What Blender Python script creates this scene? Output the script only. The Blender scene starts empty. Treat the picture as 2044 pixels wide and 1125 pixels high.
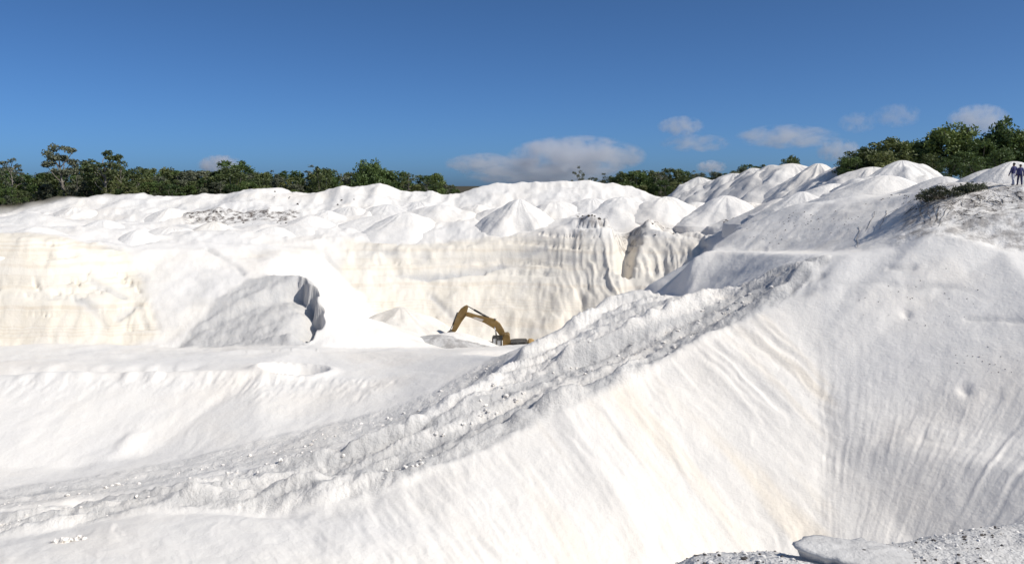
import bpy, bmesh, math, random
import numpy as np
from mathutils import Vector, Matrix, Euler
from mathutils.geometry import delaunay_2d_cdt

# ------------------------------------------------------------------ camera, sky, sun, exposure
S = bpy.context.scene
COL = S.collection
F_PX, CX, CY, HOR = 1700.0, 1022.0, 562.5, 370.0          # focal length and horizon, measured on the photograph
PITCH = math.atan((CY - HOR) / F_PX)
cam_d = bpy.data.cameras.new('camera')
cam_d.sensor_width = 36.0
cam_d.lens = 36.0 * F_PX / 2044.0
cam_d.clip_start = 0.1
cam_d.clip_end = 40000.0
cam = bpy.data.objects.new('camera', cam_d)
cam.rotation_euler = (math.pi / 2 - PITCH, 0, 0)
COL.objects.link(cam)
S.camera = cam

SUN_DIR = Vector((0.92, -0.37, 0.0)).normalized()
SUN_EL = math.radians(42.0)
to_sun = Vector((SUN_DIR.x * math.cos(SUN_EL), SUN_DIR.y * math.cos(SUN_EL), math.sin(SUN_EL)))
world = bpy.data.worlds.new('World')
S.world = world
world.use_nodes = True
wn, wl = world.node_tree.nodes, world.node_tree.links
wn.clear()
w_out = wn.new('ShaderNodeOutputWorld')
w_bg = wn.new('ShaderNodeBackground')
w_sky = wn.new('ShaderNodeTexSky')
w_sky.sky_type = 'NISHITA'
w_sky.sun_disc = False
w_sky.sun_elevation = SUN_EL
w_sky.sun_rotation = math.atan2(to_sun.x, to_sun.y)
w_sky.altitude = 0.0
w_sky.air_density = 0.36
w_sky.dust_density = 1.1
w_sky.ozone_density = 10.0
w_bg.inputs['Strength'].default_value = 0.105
w_tint = wn.new('ShaderNodeMix'); w_tint.data_type = 'RGBA'; w_tint.blend_type = 'MULTIPLY'
w_tint.inputs[0].default_value = 1.0
w_tint.inputs[7].default_value = (0.87, 1.06, 1.03, 1)          # clear tropical air, camera white balance
wl.new(w_sky.outputs['Color'], w_tint.inputs[6])
wl.new(w_tint.outputs[2], w_bg.inputs['Color'])
wl.new(w_bg.outputs['Background'], w_out.inputs['Surface'])

sun_d = bpy.data.lights.new('sun', 'SUN')
sun_d.energy = 3.8
sun_d.angle = math.radians(0.5)
sun_d.color = (1.0, 0.955, 0.89)
sun = bpy.data.objects.new('sun', sun_d)
sun.rotation_euler = (-to_sun).to_track_quat('-Z', 'Y').to_euler()
COL.objects.link(sun)

S.view_settings.view_transform = 'Standard'
S.view_settings.look = 'None'
S.view_settings.exposure = 0.20
S.view_settings.gamma = 1.0
S.view_settings.use_curve_mapping = False
S.cycles.max_bounces = 8
S.cycles.diffuse_bounces = 4
S.cycles.volume_bounces = 4
S.cycles.transparent_max_bounces = 12

# ------------------------------------------------------------------ helpers
def un(px, py, Y):
    """a point seen at pixel (px, py) of the photograph that stands Y metres in front of the camera"""
    u, v = (px - CX) / F_PX, (CY - py) / F_PX
    dy = math.cos(PITCH) + v * math.sin(PITCH)
    dz = -math.sin(PITCH) + v * math.cos(PITCH)
    k = Y / dy
    return (u * k, Y, dz * k)

def tag(o, label=None, cat=None, group=None, kind=None):
    if label: o['label'] = label
    if cat: o['category'] = cat
    if group: o['group'] = group
    if kind: o['kind'] = kind
    return o

def link_mesh(name, verts, faces, mat=None, parent=None, smooth=False):
    me = bpy.data.meshes.new(name)
    me.from_pydata([tuple(v) for v in verts], [], faces)
    me.update()
    if smooth:
        me.shade_smooth()
    o = bpy.data.objects.new(name, me)
    COL.objects.link(o)
    if mat: me.materials.append(mat)
    if parent: o.parent = parent
    return o

def grid_mesh(name, P, mat, close=False, attrs=None):
    """P: (rows, cols, 3) numpy array -> one smooth quad mesh, quickly"""
    R, C, _ = P.shape
    idx = np.arange(R * C).reshape(R, C)
    nxt = np.roll(idx, -1, axis=1) if close else idx[:, 1:]
    cur = idx if close else idx[:, :-1]
    q = np.stack([cur[:-1], nxt[:-1], nxt[1:], cur[1:]], axis=-1).reshape(-1, 4)
    me = bpy.data.meshes.new(name)
    me.vertices.add(R * C)
    me.vertices.foreach_set('co', P.reshape(-1).astype(np.float32))
    me.loops.add(q.size)
    me.loops.foreach_set('vertex_index', q.reshape(-1).astype(np.int32))
    me.polygons.add(len(q))
    me.polygons.foreach_set('loop_start', (np.arange(len(q)) * 4).astype(np.int32))
    me.polygons.foreach_set('use_smooth', np.ones(len(q), dtype=bool))
    me.update(calc_edges=True)
    for k, v in (attrs or {}).items():
        a = me.attributes.new(k, 'FLOAT', 'POINT')
        a.data.foreach_set('value', v.reshape(-1).astype(np.float32))
    me.materials.append(mat)
    o = bpy.data.objects.new(name, me)
    COL.objects.link(o)
    return o

# vectorised value noise (2D / 3D) -------------------------------------------------
def _hash(ix, iy, iz, seed):
    h = (ix.astype(np.int64) * 374761393 + iy.astype(np.int64) * 668265263 + iz.astype(np.int64) * 2147483647 + seed * 1274126177) & 0xFFFFFFFF
    h = ((h ^ (h >> 13)) * 1274126177) & 0xFFFFFFFF
    h = ((h ^ (h >> 16)) * 2246822519) & 0xFFFFFFFF
    return ((h ^ (h >> 15)) & 0xFFFFFF) / float(0xFFFFFF) * 2.0 - 1.0

def vnoise(x, y, seed=0):
    ix, iy = np.floor(x), np.floor(y)
    fx, fy = x - ix, y - iy
    ux = fx * fx * fx * (fx * (fx * 6 - 15) + 10)
    uy = fy * fy * fy * (fy * (fy * 6 - 15) + 10)
    z = np.zeros_like(ix)
    a = _hash(ix, iy, z, seed); b = _hash(ix + 1, iy, z, seed)
    c = _hash(ix, iy + 1, z, seed); d = _hash(ix + 1, iy + 1, z, seed)
    return (a + (b - a) * ux) * (1 - uy) + (c + (d - c) * ux) * uy

def fbm(x, y, seed=0, octv=4, gain=0.5):
    s, a, t = np.zeros_like(x), 1.0, 0.0
    for k in range(octv):
        c, n = math.cos(0.6 * k + 0.3), math.sin(0.6 * k + 0.3)
        s += a * vnoise((x * c - y * n) * 2 ** k, (x * n + y * c) * 2 ** k, seed + 17 * k)
        t += a; a *= gain
    return s / t

def ridged(x, y, seed=0, octv=3):
    s, a, t = np.zeros_like(x), 1.0, 0.0
    for k in range(octv):
        s += a * (1 - 2 * np.abs(vnoise(x * 2 ** k, y * 2 ** k, seed + 31 * k)))
        t += a; a *= 0.5
    return s / t

# ------------------------------------------------------------------ materials
def nt(name):
    m = bpy.data.materials.new(name)
    m.use_nodes = True
    n, l = m.node_tree.nodes, m.node_tree.links
    return m, n, l, n['Principled BSDF']

def ramp(n, stops):
    r = n.new('ShaderNodeValToRGB')
    e = r.color_ramp.elements
    while len(e) > 1: e.remove(e[-1])
    e[0].position, e[0].color = stops[0][0], (*stops[0][1], 1)
    for p, c in stops[1:]:
        k = e.new(p); k.color = (*c, 1)
    return r

def noise(n, l, coord, scale, detail=4, rough=0.55, vec_scale=None):
    t = n.new('ShaderNodeTexNoise')
    t.inputs['Scale'].default_value = scale
    t.inputs['Detail'].default_value = detail
    t.inputs['Roughness'].default_value = rough
    if vec_scale:
        mp = n.new('ShaderNodeMapping'); mp.inputs['Scale'].default_value = vec_scale
        l.new(coord, mp.inputs['Vector']); coord = mp.outputs['Vector']
    l.new(coord, t.inputs['Vector'])
    return t

def mixc(n, l, fac, a, b, mode='MIX'):
    m = n.new('ShaderNodeMix'); m.data_type = 'RGBA'; m.blend_type = mode
    for sock, v in ((m.inputs[0], fac), (m.inputs[6], a), (m.inputs[7], b)):
        if hasattr(v, 'links'): l.new(v, sock)
        else: sock.default_value = v if isinstance(v, (int, float)) else (*v, 1)
    return m.outputs[2]

def mathn(n, l, op, a, b=0.0, clamp=False):
    m = n.new('ShaderNodeMath'); m.operation = op; m.use_clamp = clamp
    for sock, v in ((m.inputs[0], a), (m.inputs[1], b)):
        if hasattr(v, 'links'): l.new(v, sock)
        else: sock.default_value = v
    return m.outputs[0]

def sand_material(name='white_sand'):
    m, n, l, p = nt(name)
    geo = n.new('ShaderNodeNewGeometry')
    pos = geo.outputs['Position']
    def attr(k):
        a = n.new('ShaderNodeAttribute'); a.attribute_name = k
        return a.outputs['Fac']
    # base: almost white quartz sand with faint cool / pinkish drifts
    n1 = noise(n, l, pos, 0.12, 5)
    base = ramp(n, [(0.28, (0.76, 0.73, 0.69)), (0.5, (0.82, 0.78, 0.722)), (0.72, (0.83, 0.77, 0.69))])
    l.new(n1.outputs['Fac'], base.inputs['Fac'])
    # cream bands in the dug walls: thin beds that follow height, warped
    n2 = noise(n, l, pos, 0.25, 4)
    sep = n.new('ShaderNodeSeparateXYZ'); l.new(pos, sep.inputs[0])
    zz = mathn(n, l, 'ADD', sep.outputs['Z'], mathn(n, l, 'MULTIPLY', n2.outputs['Fac'], 0.9))
    comb = n.new('ShaderNodeCombineXYZ'); l.new(zz, comb.inputs['Z'])
    n3 = noise(n, l, comb.outputs[0], 0.5, 4, 0.6)
    cream = ramp(n, [(0.30, (0.75, 0.655, 0.52)), (0.38, (0.79, 0.715, 0.59)), (0.48, (0.795, 0.72, 0.595)), (0.50, (0.735, 0.645, 0.515)), (0.525, (0.79, 0.725, 0.61)), (0.64, (0.80, 0.735, 0.625)), (0.72, (0.76, 0.66, 0.515))])
    l.new(n3.outputs['Fac'], cream.inputs['Fac'])
    nm = noise(n, l, pos, 0.5, 5, 0.6)
    cf = mathn(n, l, 'MULTIPLY', attr('cream'), mathn(n, l, 'ADD', mathn(n, l, 'MULTIPLY', nm.outputs['Fac'], 1.2), 0.3), True)
    c1 = mixc(n, l, cf, base.outputs['Color'], cream.outputs['Color'])
    c1 = mixc(n, l, attr('stain'), c1, (0.80, 0.725, 0.62))
    # damp / darker, greyer sand; also shade painted on the hollow and far wall
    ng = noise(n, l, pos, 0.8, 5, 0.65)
    gf = mathn(n, l, 'MULTIPLY', attr('damp_shade'), mathn(n, l, 'ADD', mathn(n, l, 'MULTIPLY', ng.outputs['Fac'], 1.1), 0.35), True)
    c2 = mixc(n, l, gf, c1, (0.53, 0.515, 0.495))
    # topsoil: dark organic crumbs
    ns = noise(n, l, pos, 1.0, 6, 0.72, (1, 1, 0.25))
    sr = ramp(n, [(0.44, (0, 0, 0)), (0.60, (1, 1, 1))]); l.new(ns.outputs['Fac'], sr.inputs['Fac'])
    sf = mathn(n, l, 'MULTIPLY', attr('soil'), sr.outputs['Color'], True)
    c3 = mixc(n, l, sf, c2, (0.10, 0.078, 0.066))
    # forest floor
    c4 = mixc(n, l, attr('litter'), c3, (0.075, 0.065, 0.04))
    l.new(c4, p.inputs['Base Color'])
    p.inputs['Roughness'].default_value = 0.95
    p.inputs['Specular IOR Level'].default_value = 0.15
    b1 = noise(n, l, pos, 1.1, 6, 0.62)
    b2 = noise(n, l, pos, 5.0, 7, 0.68)
    h = mathn(n, l, 'ADD', mathn(n, l, 'MULTIPLY', b1.outputs['Fac'], 0.10), mathn(n, l, 'MULTIPLY', b2.outputs['Fac'], 0.045))
    # crumbly ground: clods and wheel chewed sand
    b3 = noise(n, l, pos, 3.2, 5, 0.7)
    h = mathn(n, l, 'ADD', h, mathn(n, l, 'MULTIPLY', mathn(n, l, 'MULTIPLY', b3.outputs['Fac'], attr('rough')), 0.24))
    bp = n.new('ShaderNodeBump')
    bp.inputs['Strength'].default_value = 0.65
    bp.inputs['Distance'].default_value = 1.0
    l.new(h, bp.inputs['Height'])
    l.new(bp.outputs['Normal'], p.inputs['Normal'])
    return m

SAND = sand_material()

# ------------------------------------------------------------------ the quarry: break lines surveyed from the photograph
# each line is a list of (px, py, metres in front of the camera); W(...) gives world metres directly
class W(tuple): pass
def ws(*pts): return [W(p) for p in pts]
LINES = []
def L(*pts): LINES.append(list(pts))

# near rim under the camera and the hidden slope below it
L(W((-30, -6, -2.4)), W((-16, 1.0, -2.4)), W((-6, 3.0, -2.2)), W((-1.5, 3.7, -2.0)), (1300, 1116, 4.15), (1380, 1080, 4.15), (1440, 1070, 4.2), (1550, 1078, 4.1),
  (1630, 1080, 4.1), (1750, 1066, 4.2), (1900, 1034, 4.5), (2044, 1014, 4.8), (2300, 1000, 5.4), (2700, 990, 6.2), W((22, 8, -2.6)), W((50, 4, -2.6)))
L(W((-50, 22, -16.5)), W((-20, 26, -16.5)), W((0, 27.5, -17.8)), W((10, 29, -18)), W((18, 29, -17)), W((28, 29, -13.5)), W((42, 28, -7)), W((54, 20, -2.8)))
for k, dz in ((1.12, 0.38), (1.5, 1.5), (2.4, 4.1)):
    rim = [W((-9, 2.4, -2.3)), W((-6, 3.0, -2.2)), W((-1.5, 3.7, -2.0)), (1300, 1128, 4.15), (1380, 1096, 4.15), (1550, 1098, 4.1), (1750, 1090, 4.2), (1900, 1060, 4.5), (2044, 1044, 4.8), (2300, 1030, 5.4), (2700, 1020, 6.2)]
    rim = [p if isinstance(p, W) else un(*p) for p in rim]
    L(*[W((p[0] * k, p[1] * k, p[2] - dz)) for p in rim])
# pit bottom, toe of the bright slope
L((-500, 1120, 35), (0, 1130, 34), (300, 1140, 33.5), (600, 1150, 33.5), (900, 1165, 34.5), (1200, 1170, 36.5), (1450, 1150, 38.5), (1560, 1120, 39.5), (1640, 1085, 40))
L((1640, 1085, 40), (1850, 1110, 38), (2044, 1150, 35))
L((1640, 1085, 40), (1652, 962, 43), (1648, 853, 46), (1638, 756, 49), (1625, 668, 52), (1612, 600, 54.5))
L((2044, 1040, 35.2), (2300, 930, 37))
# rim of the right wall
L((1640, 535, 57), (1700, 507, 57), (1790, 498, 56.5), (1845, 475, 56), (1900, 471, 55.5), (1945, 479, 54.5), (2000, 499, 53.5), (2044, 508, 53), (2200, 520, 51), (2700, 520, 47))
# right edge of the ramp = crest of the bright slope
L((1640, 535, 57), (1600, 577, 56), (1500, 624, 54.5), (1440, 656, 53.5), (1400, 672, 52.5), (1300, 735, 50.8), (1220, 775, 48.9), (1120, 808, 47.2), (1090, 832, 46.7), (990, 885, 45),
  (900, 915, 43.8), (800, 958, 42.5), (735, 986, 41.8), (640, 1006, 41.5), (470, 1009, 41.8), (300, 1020, 41.5), (150, 1050, 41), (0, 1075, 40.5), (-500, 1090, 40))
# left edge of the ramp
L((1262, 579, 66.4), (1240, 592, 65), (1150, 645, 61), (1075, 690, 57.5), (1000, 742, 54.3), (920, 790, 51.8), (850, 825, 50), (760, 868, 48.5), (650, 903, 47.5), (500, 938, 46.5), (300, 985, 44.5),
  (0, 1030, 42.5), (-500, 1045, 42))
L((1000, 762, 55.2), (920, 810, 52.7), (850, 840, 51.1), (760, 876, 49.8))
L((1030, 715, 70), (1100, 700, 75), (1200, 672, 79), (1300, 630, 82), (1370, 580, 84), (1430, 520, 88), (1480, 482, 91))
# lower road, left edge
L((1000, 712, 62), (940, 750, 59.5), (870, 790, 57), (780, 822, 56), (700, 842, 55), (600, 868, 54), (400, 915, 51.5), (200, 950, 49.5), (0, 985, 47.5), (-500, 1000, 47))
L((-500, 935, 52), (0, 932, 52.5), (150, 930, 53), (300, 902, 54.5))
# bench edge
L((-500, 752, 64), (0, 752, 64), (200, 750, 64.5), (400, 747, 65), (500, 742, 65.5), (600, 752, 66), (700, 752, 66), (800, 736, 67.5), (880, 714, 69), (950, 700, 71), (1010, 700, 72))
L((-500, 692, 82), (0, 692, 82), (300, 692, 82.5), (370, 692, 83), (480, 694, 80.8), (600, 696, 78.8), (700, 694, 81.5), (835, 692, 86), (950, 691, 88), (1020, 692, 90))
L((960, 694, 88.5), (1020, 692, 90), (1075, 690, 91.5), (1120, 690, 92))
L((960, 708, 93.5), (1000, 716, 93.5), (1080, 716, 94), (1130, 705, 95))
L((960, 700, 98), (1000, 706, 98.5), (1080, 706, 98.5), (1130, 695, 98.5))
L((800, 655, 101), (870, 662, 101), (1000, 668, 101), (1100, 668, 99), (1200, 665, 96.5), (1300, 640, 97), (1370, 600, 98))
# left cliff
L((-500, 690, 84), (0, 690, 84), (150, 690, 84), (240, 690, 85), (300, 690, 85))
L((-500, 640, 85.6), (0, 640, 85.6), (100, 640, 85.6), (220, 645, 86.5))
L((-500, 590, 86.6), (0, 590, 86.6), (100, 594, 86.8), (200, 602, 87.5), (260, 622, 88))
L((-500, 575, 88.0), (0, 575, 88.0), (100, 578, 88.2), (180, 588, 89))
L((-500, 548, 88.6), (0, 548, 88.6), (100, 552, 89), (180, 562, 90), (240, 575, 91.5))
L((-500, 470, 91.2), (0, 474, 91.2), (60, 473, 91.3), (110, 481, 92), (160, 491, 93), (200, 505, 94), (235, 528, 94))
L((-500, 455, 105), (0, 455, 104), (100, 456, 104), (200, 460, 106))
# hillside left of the mound
L((260, 500, 97), (350, 500, 99), (430, 505, 100), (510, 510, 102))
L((300, 470, 106), (400, 470, 108), (500, 478, 108), (520, 486, 107))
L((560, 500, 104), (600, 502, 106))
# hollow and mound
L((360, 691, 84), (400, 640, 87.5), (440, 600, 90), (480, 571, 92.5), (500, 560, 93.5), (530, 549, 95), (600, 547, 93.5))
L((420, 691, 82.8), (500, 692, 81.2), (585, 693, 79.6))
L((470, 645, 86.2), (535, 640, 84.3), (594, 636, 82.6))
L((515, 596, 89.6), (560, 590, 88.4), (594, 586, 87.4))
L((600, 546, 93.5), (632, 570, 90), (637, 620, 86.2), (634, 655, 83.8), (606, 692, 80.4))
L((600, 546, 93.5), (640, 569, 93), (700, 610, 91), (760, 650, 88), (835, 692, 86))
L((640, 592, 98), (700, 645, 98), (760, 668, 99))
L((640, 480, 112), (660, 520, 108), (700, 560, 106), (760, 610, 103.5), (800, 655, 101))
# far wall
L((800, 556, 108), (850, 561, 108.5), (900, 553, 109), (1000, 541, 110.5), (1090, 531, 109.8), (1160, 527, 107.6), (1215, 541, 105.2))
L((800, 548, 108.6), (900, 546, 109.6), (1000, 534, 111.1), (1090, 522, 110.4))
L((720, 492, 112), (800, 497, 111.2), (850, 505, 111.2), (900, 498, 111.6), (950, 490, 112.2), (1000, 482, 112.8), (1060, 468, 112.8), (1090, 460, 112.4), (1140, 450, 111.8), (1170, 430, 112), (1215, 428, 112.5))
L((700, 450, 125), (720, 470, 118), (800, 470, 118), (900, 461, 120), (1000, 448, 121), (1100, 440, 122), (1180, 425, 124))
L((300, 455, 118), (500, 455, 120), (600, 455, 122), (850, 446, 126))
# gully
L((1215, 428, 112.5), (1226, 480, 108.4), (1229, 540, 104.6), (1230, 592, 101.4))
L((1262, 440, 124), (1252, 486, 117), (1244, 535, 111), (1240, 592, 106))
L((1290, 440, 117), (1278, 490, 109.5), (1264, 540, 105.6), (1256, 582, 103))
L((1330, 464, 112), (1320, 500, 108.5), (1300, 552, 105))
L((1345, 466, 112.5), (1390, 470, 110), (1410, 475, 107.5))
L((1340, 478, 115.5), (1370, 480, 113), (1395, 484, 110.5))
L((1310, 445, 120), (1360, 458, 121), (1420, 452, 117), (1460, 440, 113))
L((1300, 430, 123), (1400, 434, 119.5), (1500, 430, 117), (1550, 412, 106))
# back plateau, soil band, back ridge
L((-500, 440, 135), (0, 441, 128), (200, 440, 128))
L((380, 427, 132.5), (480, 427, 132.5), (580, 432, 132.5))
L((380, 446, 130), (480, 447, 130), (580, 441, 130.5))
L((-500, 440, 136), (0, 438, 134), (200, 432, 135), (330, 430, 135))
L((650, 430, 134), (800, 430, 136), (1000, 428, 138), (1200, 425, 139), (1400, 415, 134), (1500, 412, 122))
L((-500, 420, 142), (20, 426, 142), (60, 408, 146), (100, 391, 149), (140, 389, 150), (180, 393, 150), (250, 384, 151), (280, 386, 151), (320, 388, 151), (350, 395, 151), (390, 388, 152), (425, 391, 152),
  (450, 396, 151), (490, 380, 152), (530, 374, 152), (560, 376, 152), (590, 384, 152), (625, 387, 151), (640, 384, 151), (680, 371, 151), (730, 371, 151), (765, 367, 151), (800, 376, 151), (850, 378, 151), (900, 384, 152),
  (925, 383, 152), (970, 368, 153), (1050, 366, 154), (1100, 365, 154), (1150, 367, 154), (1200, 363, 154), (1260, 370, 153), (1300, 388, 150), (1340, 400, 145))
L((-500, 415, 165), (0, 412, 165), (400, 412, 166), (800, 412, 166), (1200, 412, 166), (1400, 400, 150))
L((-500, 400, 240), (0, 400, 240), (1000, 400, 240), (2044, 380, 240), (2700, 380, 240))
# right hand upper ground
L((1360, 404, 146), (1450, 402, 138), (1560, 398, 126), (1640, 390, 114), (1720, 380, 103), (1830, 372, 89))
L((1400, 392, 170), (1600, 378, 148), (1800, 364, 116), (2044, 358, 100), (2700, 358, 97))
L((1500, 428, 112), (1560, 414, 104), (1640, 402, 96))
L((1440, 462, 108.5), (1480, 444, 107), (1520, 430, 105))
L((1400, 560, 96), (1450, 512, 97.5), (1500, 470, 98), (1540, 440, 97))
L((1420, 490, 84), (1460, 470, 84.5), (1500, 448, 85), (1550, 425, 85), (1590, 412, 84.5), (1640, 406, 82), (1690, 404, 79.5), (1760, 404, 75), (1830, 422, 69), (1850, 432, 67))
L((1530, 442, 90.5), (1600, 410, 90))
L((1400, 505, 78), (1480, 502, 77.5), (1540, 502, 75), (1600, 500, 71.5), (1660, 505, 66), (1720, 498, 60.5))
L((1690, 425, 75.5), (1675, 460, 71.5), (1668, 490, 68))
L((1750, 440, 69), (1740, 480, 64.5))
L((1388, 503, 71.5), (1420, 500, 71.5), (1460, 502, 71), (1500, 504, 68.5), (1540, 507, 65), (1600, 509, 60.8), (1640, 510, 59))
L((1290, 566, 78), (1340, 591, 71.5), (1400, 605, 66), (1450, 588, 62.5), (1500, 567, 59.6), (1560, 545, 57.6), (1620, 524, 56.8))
L((1720, 500, 58.5), (1800, 470, 59), (1850, 446, 59), (1900, 440, 58.5), (1950, 434, 57.8))
L((1955, 436, 57.6), (2000, 430, 57.2), (2044, 426, 56.7), (2300, 420, 54.7), (2700, 420, 52))
L((1945, 472, 55.7), (2000, 490, 54.6), (2044, 493, 54.1), (2200, 500, 52), (2700, 500, 48))
L((1850, 410, 64), (1900, 402, 61.5), (1950, 420, 59.2), (2044, 415, 58.3), (2700, 410, 57))
L((1830, 396, 66), (1870, 366, 68), (1950, 373, 64), (2044, 369, 61.2), (2300, 368, 61.5), (2700, 368, 61.5))
L((1870, 366, 72), (1950, 363, 72), (2044, 366, 66))
# the plain around and behind
for r, z in ((0.8, -1.74), (1.8, -1.74), (3.0, -1.76)):
    L(*[W((r * math.sin(t), r * math.cos(t), z)) for t in np.linspace(-math.pi, math.pi, 40)])
for r, z in ((6, -1.9), (14, -2.2), (40, -2.6), (90, -2.6), (160, -2.6), (240, -2.8)):
    for sgn in (-1, 1):
        a0 = 0.85 if r > 60 else 1.02
        L(*[W((sgn * r * math.sin(t), r * math.cos(t), z)) for t in np.linspace(a0 + (0.3 if r < 20 else 0.1), math.pi, 24)])
for r, z in ((420, -3.2), (1000, -4), (3500, -6), (9000, -8)):
    L(*[W((r * math.sin(t), r * math.cos(t), z)) for t in np.linspace(-math.pi, math.pi, 120)])

LK = 1.0
def to_dom(P):
    return np.stack([np.arctan2(P[:, 0], P[:, 1]), 0.5 * np.log(P[:, 0] ** 2 + P[:, 1] ** 2) * LK], axis=1)

pts = []
for ln in LINES:
    Wp = np.array([p if isinstance(p, W) else un(*p) for p in ln])
    for a, b in zip(Wp[:-1], Wp[1:]):
        d = to_dom(np.array([a, b]))
        dth = abs(d[1, 0] - d[0, 0])
        if dth > 3: continue
        k = max(1, int(np.ceil(np.hypot(dth, d[1, 1] - d[0, 1]) / 0.011)))
        for t in np.linspace(0, 1, k, endpoint=False):
            pts.append(a + (b - a) * t)
    pts.append(Wp[-1])
pts = np.array(pts)
dom = to_dom(pts)
# close the azimuth seam behind the camera
m_l, m_r = dom[:, 0] > 2.6, dom[:, 0] < -2.6
dom = np.concatenate([dom, dom[m_l] - [2 * math.pi, 0], dom[m_r] + [2 * math.pi, 0]])
zz = np.concatenate([pts[:, 2], pts[m_l, 2], pts[m_r, 2]])
# merge doubles
key = np.round(dom / 0.0015).astype(np.int64)
_, first = np.unique(key, axis=0, return_index=True)
dom, zz = dom[first], zz[first]
res = delaunay_2d_cdt([Vector(p) for p in dom.tolist()], [], [], 0, 1e-9, True)
tri = [f for f in res[2] if len(f) == 3]
tv = np.array([(v.x, v.y) for v in res[0]])
tz = np.array([zz[o[0]] if o else 0.0 for o in res[3]])

# raster of the TIN on (azimuth, log range)
TH = np.concatenate([np.linspace(-math.pi, -0.64, 60, endpoint=False), np.linspace(-0.64, 0.64, 1040), np.linspace(0.64, math.pi, 61)[1:]])
LR = np.concatenate([np.linspace(math.log(0.85), math.log(28), 220, endpoint=False), np.linspace(math.log(28), math.log(170), 1600, endpoint=False), np.linspace(math.log(170), math.log(8800), 140)])
H = np.full((len(LR), len(TH)), np.nan)
for f in tri:
    A, B, C = tv[f[0]], tv[f[1]], tv[f[2]]
    x0, x1 = min(A[0], B[0], C[0]), max(A[0], B[0], C[0])
    y0, y1 = min(A[1], B[1], C[1]), max(A[1], B[1], C[1])
    i0, i1 = np.searchsorted(TH, x0 - 1e-9), np.searchsorted(TH, x1 + 1e-9)
    j0, j1 = np.searchsorted(LR, y0 - 1e-9), np.searchsorted(LR, y1 + 1e-9)
    if i1 <= i0 or j1 <= j0: continue
    den = (B[1] - C[1]) * (A[0] - C[0]) + (C[0] - B[0]) * (A[1] - C[1])
    if abs(den) < 1e-14: continue
    X, Y = TH[None, i0:i1], LR[j0:j1, None]
    u = ((B[1] - C[1]) * (X - C[0]) + (C[0] - B[0]) * (Y - C[1])) / den
    v = ((C[1] - A[1]) * (X - C[0]) + (A[0] - C[0]) * (Y - C[1])) / den
    w = 1 - u - v
    ok = (u >= -1e-7) & (v >= -1e-7) & (w >= -1e-7)
    zt = u * tz[f[0]] + v * tz[f[1]] + w * tz[f[2]]
    sub = H[j0:j1, i0:i1]
    sub[ok] = zt[ok]
# any pin hole: copy the neighbour
for ax in (1, 0):
    for _ in range(6):
        bad = np.isnan(H)
        if not bad.any(): break
        for s in (1, -1):
            sh = np.roll(H, s, axis=ax); bad = np.isnan(H); H[bad] = sh[bad]
H = np.nan_to_num(H, nan=-2.6)

def blur(A, sj, si):
    def one(A, s, ax):
        if s <= 0: return A
        k = int(3 * s) + 1
        w = np.exp(-0.5 * (np.arange(-k, k + 1) / s) ** 2); w /= w.sum()
        pad = [(0, 0), (0, 0)]; pad[ax] = (k, k)
        B = np.pad(A, pad, mode='edge')
        out = np.zeros_like(A)
        for q, ww in enumerate(w):
            out += ww * (B[q:q + A.shape[0], :] if ax == 0 else B[:, q:q + A.shape[1]])
        return out
    return one(one(A, sj, 0), si, 1)
H = 0.75 * blur(H, 2.2, 2.1) + 0.25 * blur(H, 6, 5.5)

def h_at(x, y):
    """height of the survey surface at world x, y (bilinear)"""
    x, y = np.asarray(x, float), np.asarray(y, float)
    th, lr = np.arctan2(x, y), 0.5 * np.log(x * x + y * y)
    i = np.clip(np.searchsorted(TH, th) - 1, 0, len(TH) - 2); j = np.clip(np.searchsorted(LR, lr) - 1, 0, len(LR) - 2)
    a = np.clip((th - TH[i]) / (TH[i + 1] - TH[i]), 0, 1); b = np.clip((lr - LR[j]) / (LR[j + 1] - LR[j]), 0, 1)
    return (H[j, i] * (1 - a) + H[j, i + 1] * a) * (1 - b) + (H[j + 1, i] * (1 - a) + H[j + 1, i + 1] * a) * b

# adaptive rows: every azimuth gets its rows where the ground rises steeply
SX, SY = np.sin(TH), np.cos(TH)
R_ = np.exp(LR)
slope_el = H / R_[:, None]                               # tangent of the elevation angle seen from the rim
front = np.maximum.accumulate(slope_el, axis=0)
vis = slope_el >= front - 0.004
dl = np.diff(LR)[:, None] * np.ones((1, len(TH)))
de = np.abs(np.diff(slope_el, axis=0))
wgt = np.where(vis[1:] | vis[:-1], 1.0, 0.12)
dens = dl * 0.16 * np.where((LR[1:, None] > math.log(30)) & (LR[1:, None] < math.log(165)), 1.0, 0.25) + np.minimum(de, 0.02) * wgt
dens = blur(dens, 4, 8)
NR = 1060
cdf = np.concatenate([np.zeros((1, len(TH))), np.cumsum(dens, axis=0)])
G_l = np.empty((NR, len(TH))); G_z = np.empty((NR, len(TH)))
for i in range(len(TH)):
    c = cdf[:, i] / cdf[-1, i]
    G_l[:, i] = np.interp(np.linspace(0, 1, NR), c, LR)
    G_z[:, i] = np.interp(G_l[:, i], LR, H[:, i])
RR = np.exp(G_l)
GX, GY, GZ = RR * SX[None], RR * SY[None], G_z.copy()

# local slope (per metre) of the survey surface, for masks
gx = (h_at(GX + 0.6, GY) - h_at(GX - 0.6, GY)) / 1.2
gy = (h_at(GX, GY + 0.6) - h_at(GX, GY - 0.6)) / 1.2
steep = np.hypot(gx, gy)

def sstep(a, b, x):
    t = np.clip((x - a) / (b - a), 0, 1)
    return t * t * (3 - 2 * t)

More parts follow.
